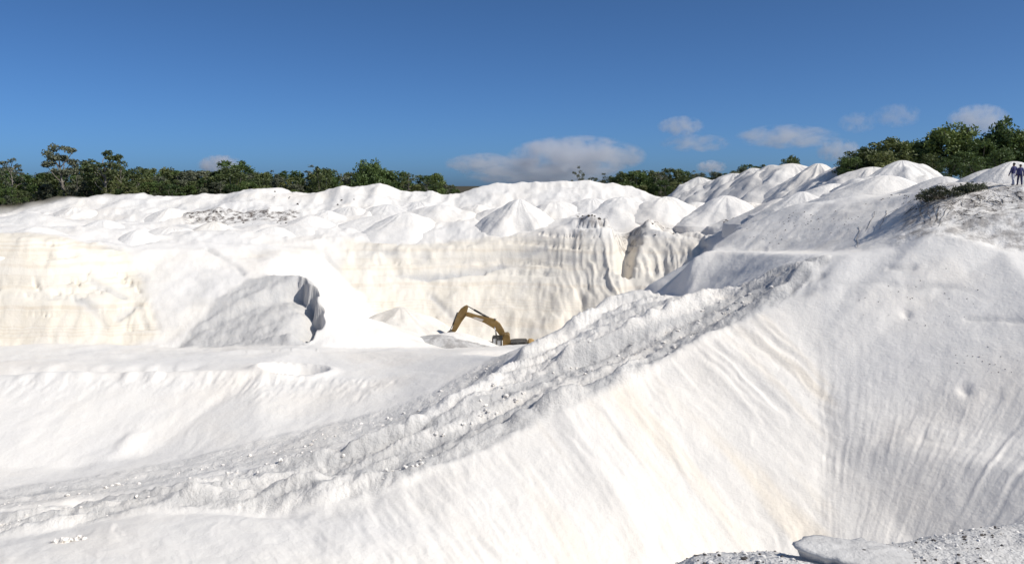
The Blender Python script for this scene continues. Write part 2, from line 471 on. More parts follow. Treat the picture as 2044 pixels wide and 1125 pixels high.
def poly_mask(points, soft=1.0):
    """1 inside the plan polygon (world x, y), falling to 0 over `soft` metres outside"""
    P = np.array([un(*p)[:2] if not isinstance(p, W) else p[:2] for p in points])
    out = np.zeros(GX.shape)
    lo, hi = P.min(0) - soft, P.max(0) + soft
    sel = (GX > lo[0]) & (GX < hi[0]) & (GY > lo[1]) & (GY < hi[1])
    x, y = GX[sel], GY[sel]
    ins = np.zeros(x.shape, bool); d2 = np.full(x.shape, 1e9)
    for a, b in zip(P, np.roll(P, -1, axis=0)):
        cr = ((a[1] > y) != (b[1] > y))
        with np.errstate(divide='ignore', invalid='ignore'):
            xi = (b[0] - a[0]) * (y - a[1]) / (b[1] - a[1] + 1e-12) + a[0]
        ins ^= cr & (x < xi)
        ab = b - a
        t = np.clip(((x - a[0]) * ab[0] + (y - a[1]) * ab[1]) / (ab @ ab + 1e-12), 0, 1)
        d2 = np.minimum(d2, (x - a[0] - t * ab[0]) ** 2 + (y - a[1] - t * ab[1]) ** 2)
    d = np.sqrt(d2)
    out[sel] = np.where(ins, 1.0, 1 - sstep(0, soft, d))
    return out

def line_dist(points, pad=6.0):
    """distance in plan to a polyline, signed side, and position along it"""
    P = np.array([un(*p)[:2] if not isinstance(p, W) else p[:2] for p in points])
    lo, hi = P.min(0) - pad, P.max(0) + pad
    sel = (GX > lo[0]) & (GX < hi[0]) & (GY > lo[1]) & (GY < hi[1])
    x, y = GX[sel], GY[sel]
    best = np.full(x.shape, 1e9); side = np.zeros(x.shape); along = np.zeros(x.shape); s0 = 0.0
    for a, b in zip(P[:-1], P[1:]):
        ab = b - a; ln = math.hypot(*ab)
        t = np.clip(((x - a[0]) * ab[0] + (y - a[1]) * ab[1]) / (ln * ln), 0, 1)
        dx, dy = x - a[0] - t * ab[0], y - a[1] - t * ab[1]
        d = np.hypot(dx, dy); m = d < best
        best[m] = d[m]; side[m] = np.sign(ab[0] * dy - ab[1] * dx)[m]; along[m] = (s0 + t * ln)[m]
        s0 += ln
    return sel, best, side, along

def berm(points, h, w, wob=0.5, seed=1, skew=0.0):
    sel, d, side, al = line_dist(points, pad=4 * w + 1)
    n = vnoise(al * 0.35, np.zeros_like(al), seed) * 0.6 + vnoise(al * 1.1, np.zeros_like(al) + 5, seed) * 0.4
    dd = d * side + n * wob * w
    k = np.where(dd > 0, 1 + skew, 1 - skew)
    GZ[sel] += h * (0.65 + 0.6 * n) * np.exp(-(dd / (w * k)) ** 2) * (0.15 + 0.85 * sstep(0, 3.5, al) * sstep(0, 3.5, al.max() - al))

def streaks(mask, ang_deg, across, along, amp, seed, fn=fbm, octv=4):
    """flutes that run down a slope; ang = plan direction of the fall line"""
    a = math.radians(ang_deg); c, s = math.cos(a), math.sin(a)
    sel = mask > 0.01
    x, y = GX[sel], GY[sel]
    v = x * c + y * s; u = -x * s + y * c
    wob = fbm(x * 0.35, y * 0.35, seed + 9, 3) * across * 0.8
    GZ[sel] += amp * mask[sel] * fn((u + wob) / across, v / along, seed, octv)

# --- masks of the places that matter
M_road = poly_mask([(1640, 522, 58), (1500, 566, 61), (1400, 607, 65), (1330, 600, 67), (1240, 595, 64.5), (1150, 648, 60.8), (1075, 694, 57.2), (1000, 745, 54), (920, 795, 51.5), (850, 828, 49.8), (760, 870, 48.2), (650, 905, 47.2),
                    (500, 940, 46), (300, 985, 44.5), (0, 1030, 42.5), (-500, 1045, 42), (-500, 1085, 40.2), (0, 1072, 40.8), (150, 1048, 41.3), (300, 1018, 41.8), (640, 1004, 41.8), (735, 982, 42.2), (800, 955, 42.9), (900, 912, 44.2),
                    (990, 880, 45.5), (1090, 826, 47.2), (1220, 770, 49.4), (1300, 730, 51.2), (1400, 668, 53), (1500, 618, 55), (1600, 570, 56.5)], 1.0)
M_low = poly_mask([(1010, 705, 63), (940, 748, 60), (870, 788, 57.5), (700, 840, 55.5), (600, 866, 54.4), (400, 913, 52), (200, 948, 50), (0, 983, 48), (-500, 998, 47.5), (-500, 1040, 43), (0, 1020, 44), (300, 975, 46), (500, 932, 47.5),
                   (650, 898, 48.5), (760, 875, 50), (850, 840, 51.2), (920, 810, 52.8), (1000, 760, 55.4)], 0.8)
M_fan = poly_mask([(1612, 605, 54.5), (1500, 632, 53.5), (1400, 690, 51.5), (1300, 745, 50), (1220, 790, 48), (1090, 845, 46), (990, 895, 44.5), (900, 930, 43), (800, 975, 41.8), (600, 1060, 40), (300, 1060, 40), (0, 1100, 39.5), (0, 1140, 34),
                   (600, 1160, 33), (1200, 1180, 36), (1560, 1120, 39.5), (1640, 1085, 40), (1648, 853, 46), (1625, 668, 52)], 1.2)
WALL_P = [(1640, 545, 56.6), (1700, 512, 56.6), (1790, 503, 56), (1900, 478, 55), (2044, 516, 52.5), (2300, 530, 50), (2300, 930, 34), (2044, 1150, 35), (1850, 1110, 38), (1640, 1085, 40), (1652, 962, 43), (1648, 853, 46), (1638, 756, 49), (1612, 600, 54.5)]
M_wall = poly_mask(WALL_P, 1.0)
M_face = poly_mask([(-500, 760, 63), (0, 760, 63), (400, 752, 64.5), (700, 760, 65), (780, 760, 63), (600, 865, 54.5), (400, 905, 52.5), (300, 900, 55), (0, 925, 53), (-500, 930, 53)], 1.0)
M_cliff = poly_mask([(-500, 690, 84), (0, 690, 84), (240, 690, 85), (300, 680, 86), (270, 600, 92), (240, 520, 96), (110, 470, 94), (-500, 465, 94)], 1.5)
M_far = poly_mask([(700, 560, 106), (800, 655, 101), (1000, 668, 101), (1240, 660, 96), (1300, 560, 103), (1400, 500, 106), (1440, 450, 114), (1290, 435, 120), (1170, 428, 114), (1000, 478, 114), (800, 490, 113), (700, 485, 114)], 2.0)
M_hol = poly_mask([(360, 691, 84), (440, 600, 90), (500, 560, 93.5), (600, 547, 95), (632, 590, 89), (632, 655, 84), (600, 692, 80), (480, 693, 81.4)], 0.8)
M_plat = poly_mask([(-500, 465, 96), (0, 470, 94), (200, 490, 96), (300, 485, 101), (520, 486, 107), (700, 480, 115), (900, 480, 115), (1000, 470, 116), (1180, 425, 124), (1500, 425, 118), (1500, 400, 120), (1000, 425, 140), (0, 440, 136), (-500, 440, 136)], 2.0)
M_back = poly_mask([(-500, 430, 137), (0, 438, 135), (600, 432, 134), (1300, 425, 139), (1340, 400, 146), (1200, 400, 164), (0, 405, 164), (-500, 405, 164)], 2.0)
M_dune = poly_mask([(1420, 495, 82), (1500, 450, 86), (1590, 410, 86), (1690, 402, 81), (1850, 425, 69), (1850, 446, 58), (1720, 500, 59), (1600, 505, 70), (1480, 505, 77), (1400, 505, 78)], 1.5)
M_h1 = poly_mask([(1290, 566, 78), (1388, 503, 73), (1460, 502, 74), (1600, 509, 63.5), (1620, 523, 57), (1500, 567, 61), (1400, 605, 66), (1340, 590, 67.5)], 0.6)
M_top = poly_mask([(1800, 470, 58), (1830, 396, 66), (1870, 366, 70), (2044, 366, 66), (2700, 366, 64), (2700, 420, 52), (2044, 424, 54), (1950, 434, 55)], 1.2)
M_near = (RR < 9) * 1.0
M_hill_pre = poly_mask([(240, 690, 85), (260, 510, 96), (430, 510, 100), (560, 500, 104), (640, 490, 111), (800, 655, 101), (830, 690, 87), (640, 600, 93), (360, 690, 84)], 2.0)
M_pit = (RR > 26) & (RR < 170)
land = sstep(20, 34, RR) * (1 - sstep(170, 260, RR))

def mfn(mask, fn, x, y, seed, octv):
    """noise evaluated only where a mask is not empty"""
    sel = np.asarray(mask) > 0.005
    out = np.zeros(GX.shape)
    out[sel] = fn(np.broadcast_to(x, GX.shape)[sel], np.broadcast_to(y, GX.shape)[sel], seed, octv)
    return out
# --- broad unevenness everywhere
GZ += land * (0.22 * fbm(GX * 0.09, GY * 0.09, 3, 4) + 0.10 * fbm(GX * 0.4, GY * 0.4, 5, 4)) * np.where(RR > 80, 1.5, 0.8)
GZ += 0.05 * sstep(1.2, 2.5, RR) * (1 - sstep(5, 9, RR)) * (mfn(RR < 9, fbm, GX * 2.2, GY * 2.2, 8, 5))
# --- plateau full of dumped and dug sand
GZ += M_plat * (0.55 * mfn(M_plat, fbm, GX * 0.16, GY * 0.16, 21, 4) + 0.3 * mfn(M_plat, ridged, GX * 0.33, GY * 0.2, 22, 3))
GZ += M_back * (0.55 * mfn(M_back, ridged, GX * 0.16, GY * 0.05, 31, 3) + 0.25 * mfn(M_back, fbm, GX * 0.5, GY * 0.5, 32, 4))
# --- ramp: wheel ruts, windrows, clods
u_r = np.array(un(1640, 530, 57)[:2]) - np.array(un(735, 985, 42)[:2]); u_r /= np.hypot(*u_r)
al = GX * u_r[0] + GY * u_r[1]; ac = -GX * u_r[1] + GY * u_r[0]
wob = 0.9 * mfn(M_road, fbm, al * 0.12, ac * 0.12, 41, 3)
GZ += M_road * (0.46 * mfn(M_road, fbm, (ac + wob) / 1.6, al / 9.0, 42, 4) + 0.26 * mfn(M_road, ridged, (ac + wob) / 1.1, al / 9.0, 43, 2) + 0.20 * mfn(M_road, fbm, GX * 1.5, GY * 1.5, 44, 5))
u2 = np.array([1.0, 0.12]); al2 = GX * u2[0] + GY * u2[1]; ac2 = -GX * u2[1] + GY * u2[0]
GZ += M_low * (0.14 * mfn(M_low, fbm, ac2 / 0.9, al2 / 6.0, 46, 4) + 0.10 * mfn(M_low, fbm, GX * 1.2, GY * 1.2, 47, 4))
berm([(1530, 600, 56.3), (1500, 612, 55.8), (1400, 660, 54), (1300, 722, 52), (1220, 765, 50), (1090, 822, 47.6), (990, 876, 46), (900, 908, 44.6), (800, 950, 43.3), (700, 975, 42.9), (500, 995, 43), (300, 1008, 42.6)], 0.6, 0.7, 0.7, 51, 0.2)
berm([(1262, 580, 66), (1240, 592, 64.8), (1150, 646, 60.7), (1075, 691, 57.2), (1000, 742, 54.1), (920, 790, 51.5), (850, 825, 49.7), (760, 868, 48.2)], 0.5, 0.8, 0.7, 52)
berm([(1450, 600, 62), (1300, 660, 57), (1150, 718, 54.5), (1000, 790, 51), (850, 850, 48.6), (700, 905, 46.6), (500, 952, 45.4)], 0.6, 0.7, 0.9, 53)
berm([(1540, 562, 58.6), (1440, 606, 60.5), (1350, 640, 58.5), (1250, 680, 56), (1100, 755, 52.5)], 0.55, 0.65, 0.9, 54)
# long scooped lip above the bottom left slope
berm([(735, 1000, 41.2), (700, 1030, 40.4), (640, 1038, 40.4), (560, 1030, 40.8), (480, 1018, 41.3), (400, 1018, 41.4)], -0.5, 0.8, 0.4, 55)
berm([(760, 975, 42.2), (700, 1000, 41.6), (600, 1008, 41.6), (480, 1006, 41.9)], 0.3, 0.6, 0.4, 56)
# more lips and ledges on the left half of the road
berm([(520, 965, 44.6), (430, 985, 44.0), (330, 992, 43.8), (240, 1010, 43.2)], 0.45, 0.55, 0.6, 91)
berm([(270, 985, 44.6), (200, 1000, 44.2), (120, 1018, 43.4), (0, 1030, 42.8)], -0.5, 0.7, 0.6, 92)
berm([(200, 1040, 41.6), (120, 1062, 41), (40, 1078, 40.5), (-60, 1082, 40.3)], 0.4, 0.5, 0.6, 93)
berm([(1010, 770, 53.2), (930, 812, 51), (860, 846, 49.2)], 0.6, 0.7, 0.5, 94)
berm([(1260, 640, 60), (1180, 680, 58), (1100, 720, 55.6)], 0.6, 0.6, 0.6, 95)
berm([(1230, 610, 63), (1160, 655, 59.6), (1090, 700, 56.4)], -0.5, 0.6, 0.5, 96)
# spur on the slope under the bench
berm([(292, 846, 58.2), (270, 870, 56.6), (235, 905, 54.6), (200, 930, 53.3)], 0.42, 0.7, 0.2, 57, 0.3)
# steep cut on the right side and the head of the hollow
def cut(points, depth, reach, side_sign, seed):
    sel, d, side, al_ = line_dist(points, pad=reach * 3)
    n = vnoise(al_ * 1.2, al_ * 0, seed) * 0.26 + vnoise(al_ * 0.35, al_ * 0 + 3, seed) * 0.45
    dd = d * side * side_sign + n
    GZ[sel] -= depth * (1 + 0.3 * n) * np.exp(-np.clip(dd, 0, 99) / reach) * sstep(-0.1, 0.5, dd) * sstep(0.0, 1.4, al_) * sstep(0.0, 1.0, al_.max() - al_)
cut([(602, 547, 93.5), (632, 570, 90), (637, 620, 86.2), (634, 655, 83.8), (610, 688, 80.8)], 2.9, 4.5, -1, 58)
damp_x = 0.35 * M_hill_pre * sstep(0.15, 0.6, mfn(M_hill_pre, fbm, GX * 0.3, GY * 0.3, 97, 4))
def track(points, w, depth, dmp, seed):
    sel, d, side, al_ = line_dist(points, pad=4 * w + 1)
    n = vnoise(al_ * 0.25, al_ * 0, seed)
    dd = d * side + 0.5 * w * vnoise(al_ * 0.2, al_ * 0 + 7, seed)
    GZ[sel] -= depth * (0.7 + 0.5 * n ) * np.exp(-(dd / w) ** 2)
    damp_x[sel] = np.maximum(damp_x[sel], dmp * np.clip(0.75 + 0.7 * n, 0, 1) * np.exp(-(dd / (1.5 * w)) ** 2))
T2 = [(1630, 545, 57.2), (1500, 588, 58), (1420, 627, 56.8), (1330, 667, 55.3), (1230, 703, 54.1), (1130, 747, 52.2), (1040, 792, 50.2), (960, 832, 48.6), (880, 866, 47.4), (800, 896, 46.5), (700, 926, 45.6), (560, 956, 44.9)]
T3 = [(1560, 590, 56.8), (1460, 635, 55), (1380, 672, 53.8), (1300, 712, 52.3), (1220, 752, 50.6), (1150, 785, 49), (1060, 830, 47.7), (980, 870, 46.3), (900, 900, 45.1), (820, 930, 44.3), (700, 960, 43.7), (560, 985, 43.2), (400, 1000, 43), (200, 1030, 42.3), (0, 1055, 41.6), (-300, 1065, 41.2)]
T4 = [(1000, 725, 60), (930, 770, 57.3), (860, 808, 55), (760, 845, 53.3), (650, 875, 51.8), (500, 905, 50), (350, 932, 48.7), (200, 958, 47.5), (0, 990, 46.3), (-300, 1000, 46)]
T5 = [(1000, 738, 58.4), (930, 783, 55.8), (860, 820, 53.6), (760, 858, 51.8), (650, 888, 50.3), (500, 917, 48.7), (350, 945, 47.4), (200, 970, 46.4), (0, 1002, 45.2), (-300, 1012, 45)]
T6 = [(-300, 710, 76), (0, 708, 76), (150, 703, 77), (300, 700, 78), (450, 699, 78.5), (600, 700, 78.5), (750, 702, 78)]
T7 = [(-300, 703, 78.2), (0, 701, 78.2), (200, 697, 79.4), (400, 695, 80), (600, 695, 80)]
def off(points, d):
    Wp = [Vector(un(*p)) for p in points]; out = []
    for i, p in enumerate(Wp):
        t = (Wp[min(i + 1, len(Wp) - 1)] - Wp[max(i - 1, 0)]); nrm = Vector((-t.y, t.x, 0)).normalized()
        out.append(W(tuple(p + nrm * d)))
    return out
for T_, w_, d_, m_ in ((off(T2, 0.75), 0.40, 0.26, 0.9), (off(T2, -0.75), 0.40, 0.24, 0.8), (off(T3, 0.65), 0.40, 0.24, 0.85), (off(T3, -0.65), 0.40, 0.22, 0.7), (off(T2, 2.0), 0.40, 0.18, 0.6), (T4, 0.32, 0.16, 0.8), (T5, 0.32, 0.16, 0.65), (T6, 0.4, 0.10, 0.25), (T7, 0.4, 0.10, 0.22)):
    track(T_, w_, d_, m_, 83)
for q, ln_ in enumerate((
        [(412, 500, 100.5), (440, 512, 99), (470, 530, 96.8), (486, 545, 95)],
                [(648, 512, 108.5), (680, 545, 106.4), (720, 580, 104.5)],
        [(175, 486, 94.2), (200, 492, 95.2), (236, 498, 96.5)],
        [(182, 560, 90.4), (215, 575, 90.2), (245, 590, 89.6)],
        [(240, 655, 87), (262, 640, 88), (272, 622, 89), (280, 640, 88.2), (288, 665, 86.6)],
        [(150, 625, 87.4), (185, 640, 86.8), (205, 660, 86)],
        [(660, 585, 96), (700, 612, 92.5), (725, 632, 90.5)],
        [(760, 500, 111.4), (810, 512, 110.8), (850, 520, 110.6)],
        [(860, 590, 106), (880, 615, 104.6), (905, 640, 103)])):
    track(ln_, 0.34, 0.32, 0.75, 140 + q)
GZ += M_hill_pre * (0.16 * mfn(M_hill_pre, fbm, GX * 0.45, GY * 0.45, 98, 5))
GZ += M_h1 * 0.14 * mfn(M_h1, fbm, GX * 0.6, GY * 0.6, 84, 4)
# --- slopes: flutes and slumps
f_dir = math.degrees(math.atan2(-0.86, 0.51))
streaks(M_fan, f_dir, 1.6, 12.0, 0.10, 61)
streaks(M_fan * sstep(-0.1, 0.5, mfn(M_fan, fbm, GX * 0.2, GY * 0.2, 60, 3)), f_dir, 0.35, 4.5, 0.05, 62)
w_low = M_wall * sstep(-8.0, -13.0, GZ) * (0.55 + 0.45 * mfn(M_wall, fbm, GX * 0.25, GY * 0.25, 69, 3))
def funnel(mask, cx, cy, across, along_, amp, seed, fn=fbm, octv=3):
    """runnels that converge on the bottom of the funnel at (cx, cy)"""
    sel = mask > 0.01
    x, y = GX[sel], GY[sel]
    rr = np.hypot(x - cx, y - cy); an = np.arctan2(y - cy, x - cx)
    u = an * 11.0 + fbm(x * 0.6, y * 0.6, seed + 9, 3) * across * 0.5
    GZ[sel] += amp * mask[sel] * fn(u / across, rr / along_, seed, octv)
funnel(M_wall, 13.0, 33.0, 2.4, 12.0, 0.05, 63)
funnel(w_low, 13.0, 33.0, 0.36, 6.0, 0.055, 64, ridged, 3)
funnel(w_low, 13.0, 33.0, 0.18, 2.5, 0.034, 65, fbm, 3)
GZ += M_wall * 0.05 * mfn(M_wall, fbm, GX * 0.7, GY * 0.7, 66, 5)
streaks(M_face, 260, 1.4, 9.0, 0.06, 67)
streaks(M_face * sstep(-15.6, -14.9, GZ), 262, 0.5, 1.6, 0.08, 68, ridged, 2)
streaks(M_far, 275, 3.2, 12.0, 0.22, 71, fbm, 4)
streaks(M_far * sstep(1040, 1180, 1022 + 1700 * GX / GY), 275, 1.0, 7.0, 0.36, 72, ridged, 3)
streaks(M_cliff, 280, 2.2, 9.0, 0.32, 73, fbm, 4)
streaks(M_hol, 215, 0.8, 7.0, 0.16, 74)
GZ += M_hol * 0.15 * mfn(M_hol, fbm, GX * 1.1, GY * 1.1, 75, 4)
streaks(M_dune, 225, 1.3, 7.0, 0.10, 76)
GZ += M_top * (0.16 * mfn(M_top, fbm, GX * 0.9, GY * 0.9, 77, 5))
GZ += M_far * 0.22 * mfn(M_far, fbm, GX * 0.6, GY * 0.6, 78, 4)
# crusts that cracked along the contour of the right wall, slumps at the head of the bright slope
def hit(px, py, Y0, Y1):
    for Y in np.linspace(Y0, Y1, 160):
        x, y, z = un(px, py, Y)
        if z <= float(h_at(x, y)): return W((x, y, z))
    return W(un(px, py, Y1))
for q, pl in enumerate(([(1642, 567), (1690, 567), (1740, 566), (1782, 569)], [(1812, 574), (1860, 570), (1905, 573), (1935, 583), (1965, 592)], [(1775, 535), (1800, 537), (1822, 533)], [(1930, 632), (1990, 635), (2044, 640)])):
    track([hit(px, py, 36, 57) for px, py in pl], 0.2, 0.13, 0.5, 150 + q)
for q, (px, py) in enumerate(((1808, 628), (1925, 780))):
    c_ = hit(px, py, 34, 57)
    dd = np.hypot((GX - c_[0]) / 0.28, (GY - c_[1]) / 0.4)
    GZ -= np.where(dd < 4, 0.16 * np.exp(-dd ** 2), 0)
M_comb = poly_mask([hit(px, py, 38, 56) for px, py in ((1400, 690), (1440, 668), (1520, 640), (1590, 740), (1600, 830), (1520, 830), (1440, 760))], 1.2)
streaks(M_comb, f_dir, 0.55, 6.0, 0.11, 155, ridged, 3)
# thin tan beds in the far wall
track([(790, 553, 108.3), (850, 556, 108.8), (900, 549, 109.4), (1000, 537, 110.9), (1090, 526, 110.2), (1150, 522, 108.4)], 0.28, 0.32, 1.0, 79)
track([(830, 523, 110.2), (900, 522, 110.6), (1000, 510, 111.9), (1090, 500, 111.2)], 0.24, 0.22, 0.9, 80)
track([(0, 566, 88.3), (60, 566, 88.4), (120, 574, 88.9), (180, 583, 89.4)], 0.2, 0.3, 0.6, 89)
track([(0, 598, 86.9), (90, 604, 87.1), (160, 612, 87.6)], 0.18, 0.25, 0.5, 90)
# bedding: hard and soft layers stand out as ledges in the dug walls
bed = GZ + 0.5 * fbm(GX * 0.12, GY * 0.12, 85, 3)
lay = np.abs(((bed * 0.62 + 0.35 * vnoise(bed * 0.9, bed * 0, 86)) % 1.0) - 0.5) * 2
led = np.clip(M_cliff * 0.9 + M_far * sstep(-12.2, -11.2, GZ) * 0.9, 0, 1) * sstep(0.45, 0.9, steep)
patch = sstep(-0.25, 0.35, mfn(led, fbm, GX * 0.25, GY * 0.25, 87, 3))
GZ -= led * patch * 0.55 * sstep(0.72, 1.0, lay)
# weathered pits where a soft layer crumbles
pit = sstep(0.35, 0.6, mfn(M_cliff, fbm, GX * 0.9, (GY + GZ) * 0.9, 88, 3)) * M_cliff * sstep(-11.8, -11, GZ) * (1 - sstep(-9.5, -8.6, GZ))
GZ -= 0.5 * pit
# bench: low broken bank along its front
berm([(-500, 735, 68), (0, 735, 68), (120, 733, 68.5), (300, 733, 68.5), (430, 728, 69.5)], -0.8, 1.5, 0.8, 81)
berm([(0, 752, 64.4), (150, 750, 64.8), (300, 749, 65), (420, 745, 65.6), (500, 742, 66)], 0.35, 0.9, 0.8, 82)
# dug bowl on the bench
bx, by, bz = un(588, 745, 67.5)
d = np.hypot((GX - bx) / 1.25, GY - by)
GZ += np.where(d < 4, -1.3 * np.clip(1 - (d / 2.3) ** 2, 0, 1) + 0.28 * np.exp(-((d - 2.4) / 0.5) ** 2), 0)

# --- colour attributes: the sand's own tones, plus some painted shade
nA = fbm(GX * 0.15, GY * 0.15, 91, 4)
cream = np.clip(0.95 * M_cliff + 0.8 * M_far * sstep(-5.5, -8, GZ) + 0.0 * M_fan + 0.3 * M_hol, 0, 1)
M_hill = poly_mask([(240, 690, 85), (260, 510, 96), (430, 510, 100), (560, 500, 104), (640, 490, 111), (800, 655, 101), (830, 690, 87), (640, 600, 93), (360, 690, 84)], 2.0)
cream = np.clip(cream + M_hill * 0.45 * sstep(-0.2, 0.5, nA), 0, 1)
ca, sa = math.cos(math.radians(f_dir)), math.sin(math.radians(f_dir))
fv, fu = GX * ca + GY * sa, -GX * sa + GY * ca
fstk = mfn(M_fan, fbm, fu / 1.3 + 0.4 * nA, fv / 14.0, 99, 4)
stain = np.clip(M_fan * (0.8 * sstep(-0.1, 0.5, fstk) + 0.12) * sstep(900, 1250, 1022 + 1700 * GX / np.maximum(GY, 1)), 0, 1)
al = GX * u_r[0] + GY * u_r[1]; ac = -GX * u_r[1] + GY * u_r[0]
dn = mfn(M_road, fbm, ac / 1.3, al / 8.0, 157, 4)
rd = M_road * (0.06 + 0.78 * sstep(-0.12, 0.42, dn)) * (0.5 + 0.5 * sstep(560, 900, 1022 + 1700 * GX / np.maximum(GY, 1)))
damp_shade = np.clip(0.9 * M_hol + 0.36 * M_low * (0.6 + 0.9 * nA) + rd + 0.75 * M_near + damp_x, 0, 1)  # shade of the hollow's face painted in; near rim just greyer
damp_shade = np.clip(damp_shade + 0.3 * M_far * sstep(1080, 1240, 1022 + 1700 * GX / GY), 0, 1)  # grazing shade painted on the right end of the far wall
soil = np.zeros(GX.shape)
M_band = poly_mask([(375, 426, 134), (590, 431, 134), (590, 443, 129.5), (375, 449, 129)], 1.0)
M_root = poly_mask([(1160, 424, 116), (1240, 424, 118), (1300, 428, 122), (1500, 425, 117), (1500, 440, 113), (1400, 440, 118), (1300, 440, 117), (1230, 440, 112), (1160, 438, 110.5)], 1.0)
soil = np.clip(0.95 * M_band + 0.55 * M_root + 0.55 * M_top + 0.12 * M_dune + 0.18 * M_near + 0.16 * M_back * sstep(0.1, 0.5, nA) + 0.1 * M_plat * sstep(0.2, 0.5, nA), 0, 1)
tq = GX / np.maximum(GY, 1)
R0 = np.interp(tq, [0.15, 0.22, 0.3, 0.4, 0.5], [162, 162, 158, 136, 112])
litter = sstep(0, 8, RR - R0) * (GY > 0) + (GY <= 0) * sstep(200, 300, RR)
rough = np.clip(M_road + 0.8 * M_low + 0.6 * M_near + 0.5 * M_top + 0.35 * M_hol, 0, 1)

terrain = grid_mesh('terrain', np.stack([GX, GY, GZ], axis=-1), SAND, False, dict(cream=cream, damp_shade=damp_shade, soil=soil, litter=litter, rough=rough, stain=stain))
tag(terrain, 'white and cream sand ground of the open quarry pit', kind='structure')
FIN_L, FIN_Z = G_l, GZ

def ground(x, y):
    """finished ground height at world x, y"""
    th = math.atan2(x, y); lr = math.log(math.hypot(x, y))
    i = int(np.clip(np.searchsorted(TH, th) - 1, 0, len(TH) - 2))
    a = min(max((th - TH[i]) / (TH[i + 1] - TH[i]), 0), 1)
    z0 = np.interp(lr, FIN_L[:, i], FIN_Z[:, i]); z1 = np.interp(lr, FIN_L[:, i + 1], FIN_Z[:, i + 1])
    return float(z0 * (1 - a) + z1 * a)

# ------------------------------------------------------------------ dumped sand heaps
def heap(label, px, py, Y, slope=36, c=0.5, seed=0, sx=1.0, sy=1.0, sink=1.6, lobe=0.22, group='dumped sand heaps', name='sand_heap', cat='sand heap', grey=0.0, crm=0.0, sub=4, rug=1.5, soil=0.0):
    ax, ay, az = un(px, py, Y)
    c = c + 0.45
    gz = ground(ax, ay)
    hgt = max(az - gz, 0.3)
    rg = np.random.default_rng(seed + 100)
    K, N = 40, 110
    ph = np.linspace(0, 2 * math.pi, N, endpoint=False)
    t = math.tan(math.radians(slope)) * (1 + lobe * vnoise(np.cos(ph) * 1.6 + 10, np.sin(ph) * 1.6 + seed * 3.7, seed))
    rm = (hgt + sink) / t + 1.2 * c
    k = np.linspace(0, 1, K)[:, None]
    r = rm[None] * k * 1.15
    lx, ly = sx * r * np.cos(ph)[None], sy * r * np.sin(ph)[None]
    def cone(dx, dy, dz, tt):
        q = np.hypot((lx - dx) / sx, (ly - dy) / sy)
        return az - dz - tt * (np.sqrt(q * q + c * c) - c)
    z = cone(0, 0, 0, t[None])
    for _ in range(sub):                                                 # the tipper came back: shoulders on the flanks
        a = rg.random() * 6.283; d = hgt * (0.35 + 0.6 * rg.random())
        z2 = cone(math.cos(a) * d, math.sin(a) * d, hgt * (0.16 + 0.3 * rg.random()), math.tan(math.radians(slope)) * (0.95 + 0.2 * rg.random()))
        w = 0.12 * hgt + 0.1
        hh = np.clip(0.5 + 0.5 * (z2 - z) / w, 0, 1)
        z = z * (1 - hh) + z2 * hh + w * hh * (1 - hh)
    z = z - min(0.0, 0) - (z.max() - az) * np.exp(-k * 6)
    x, y = ax + lx, ay + ly
    amp = np.clip(hgt / 3, 0.25, 1) * np.minimum(k * 4, 1)
    z = z + (0.30 * fbm(x * 0.45 + seed, y * 0.45, seed, 5) + 0.09 * fbm(ph[None] * 9.0 + 0 * r, r * 0.25, seed + 3, 3)) * amp * rug
    gr = h_at(x, y)
    z = np.maximum(z, gr - 0.45)
    z[-1] = np.minimum(z[-1], gr[-1] - 0.6)
    P = np.stack([lx, ly, z - gz], axis=-1)
    o = grid_mesh(name, P, SAND, True, dict(damp_shade=np.full(x.shape, grey), cream=np.full(x.shape, crm), rough=np.full(x.shape, 0.35), soil=np.full(x.shape, soil)))
    o.location = (ax, ay, gz)
    tag(o, label, cat, group)
    return o

G1 = 'sand heaps in a row along the far rim'
heap('pointed white sand heap, leftmost of the row on the far rim', 1037, 397, 121, 39, 0.35, 1, group=G1)
heap('low flat-topped white heap right of the pointed heap on the far rim', 1108, 402, 129, 32, 2.0, 2, group=G1)
heap('rounded white heap above the steep cream cliff, fourth from right on the rim', 1182, 396, 130, 33, 1.9, 3, group=G1)
heap('white heap with grey left side standing above the dark gully', 1246, 392, 129, 35, 1.6, 4, 1.15, group=G1, sink=1.0)
heap('bright white heap just right of the heap above the gully', 1330, 392, 127, 35, 1.5, 5, 1.1, group=G1, sink=1.0)
heap('half hidden low white heap between two bigger ones on the far rim', 1392, 403, 129, 33, 0.9, 6, group=G1)
heap('largest white heap of the far rim row, nearest the grey dune', 1452, 390, 122, 37, 0.9, 7, 1.1, group=G1, sink=1.0)
G2 = 'low heaps on the far plateau'
heap('wide low grey-white hump on the plateau above the cream wall', 880, 408, 131, 28, 1.6, 8, 1.3, group=G2)
heap('small grey hump at left end of the wide plateau hump', 815, 424, 124, 27, 1.0, 9, group=G2)
heap('smooth white hump under the tall central trees', 760, 430, 127, 24, 1.8, 10, 1.4, group=G2)
heap('pale heap at the right end of the dark soil band', 620, 430, 124, 29, 0.8, 11, group=G2)
heap('cream sided heap under the dark soil band', 428, 442, 114, 31, 0.5, 12, group=G2, crm=0.35)
heap('sharp crested white heap on the plateau above the left cliff', 206, 438, 110, 31, 0.35, 13, 1.1, group=G2)
heap('little peaked white heap right of the sharp crested one', 276, 458, 104, 33, 0.25, 14, group=G2)
heap('small low white heap at top of the left cliff', 70, 452, 98, 25, 0.7, 15, group=G2)
heap('grey-white mound at the left frame edge under the dark bushes', 58, 425, 118, 26, 1.4, 16, 1.4, group=G2, grey=0.25)
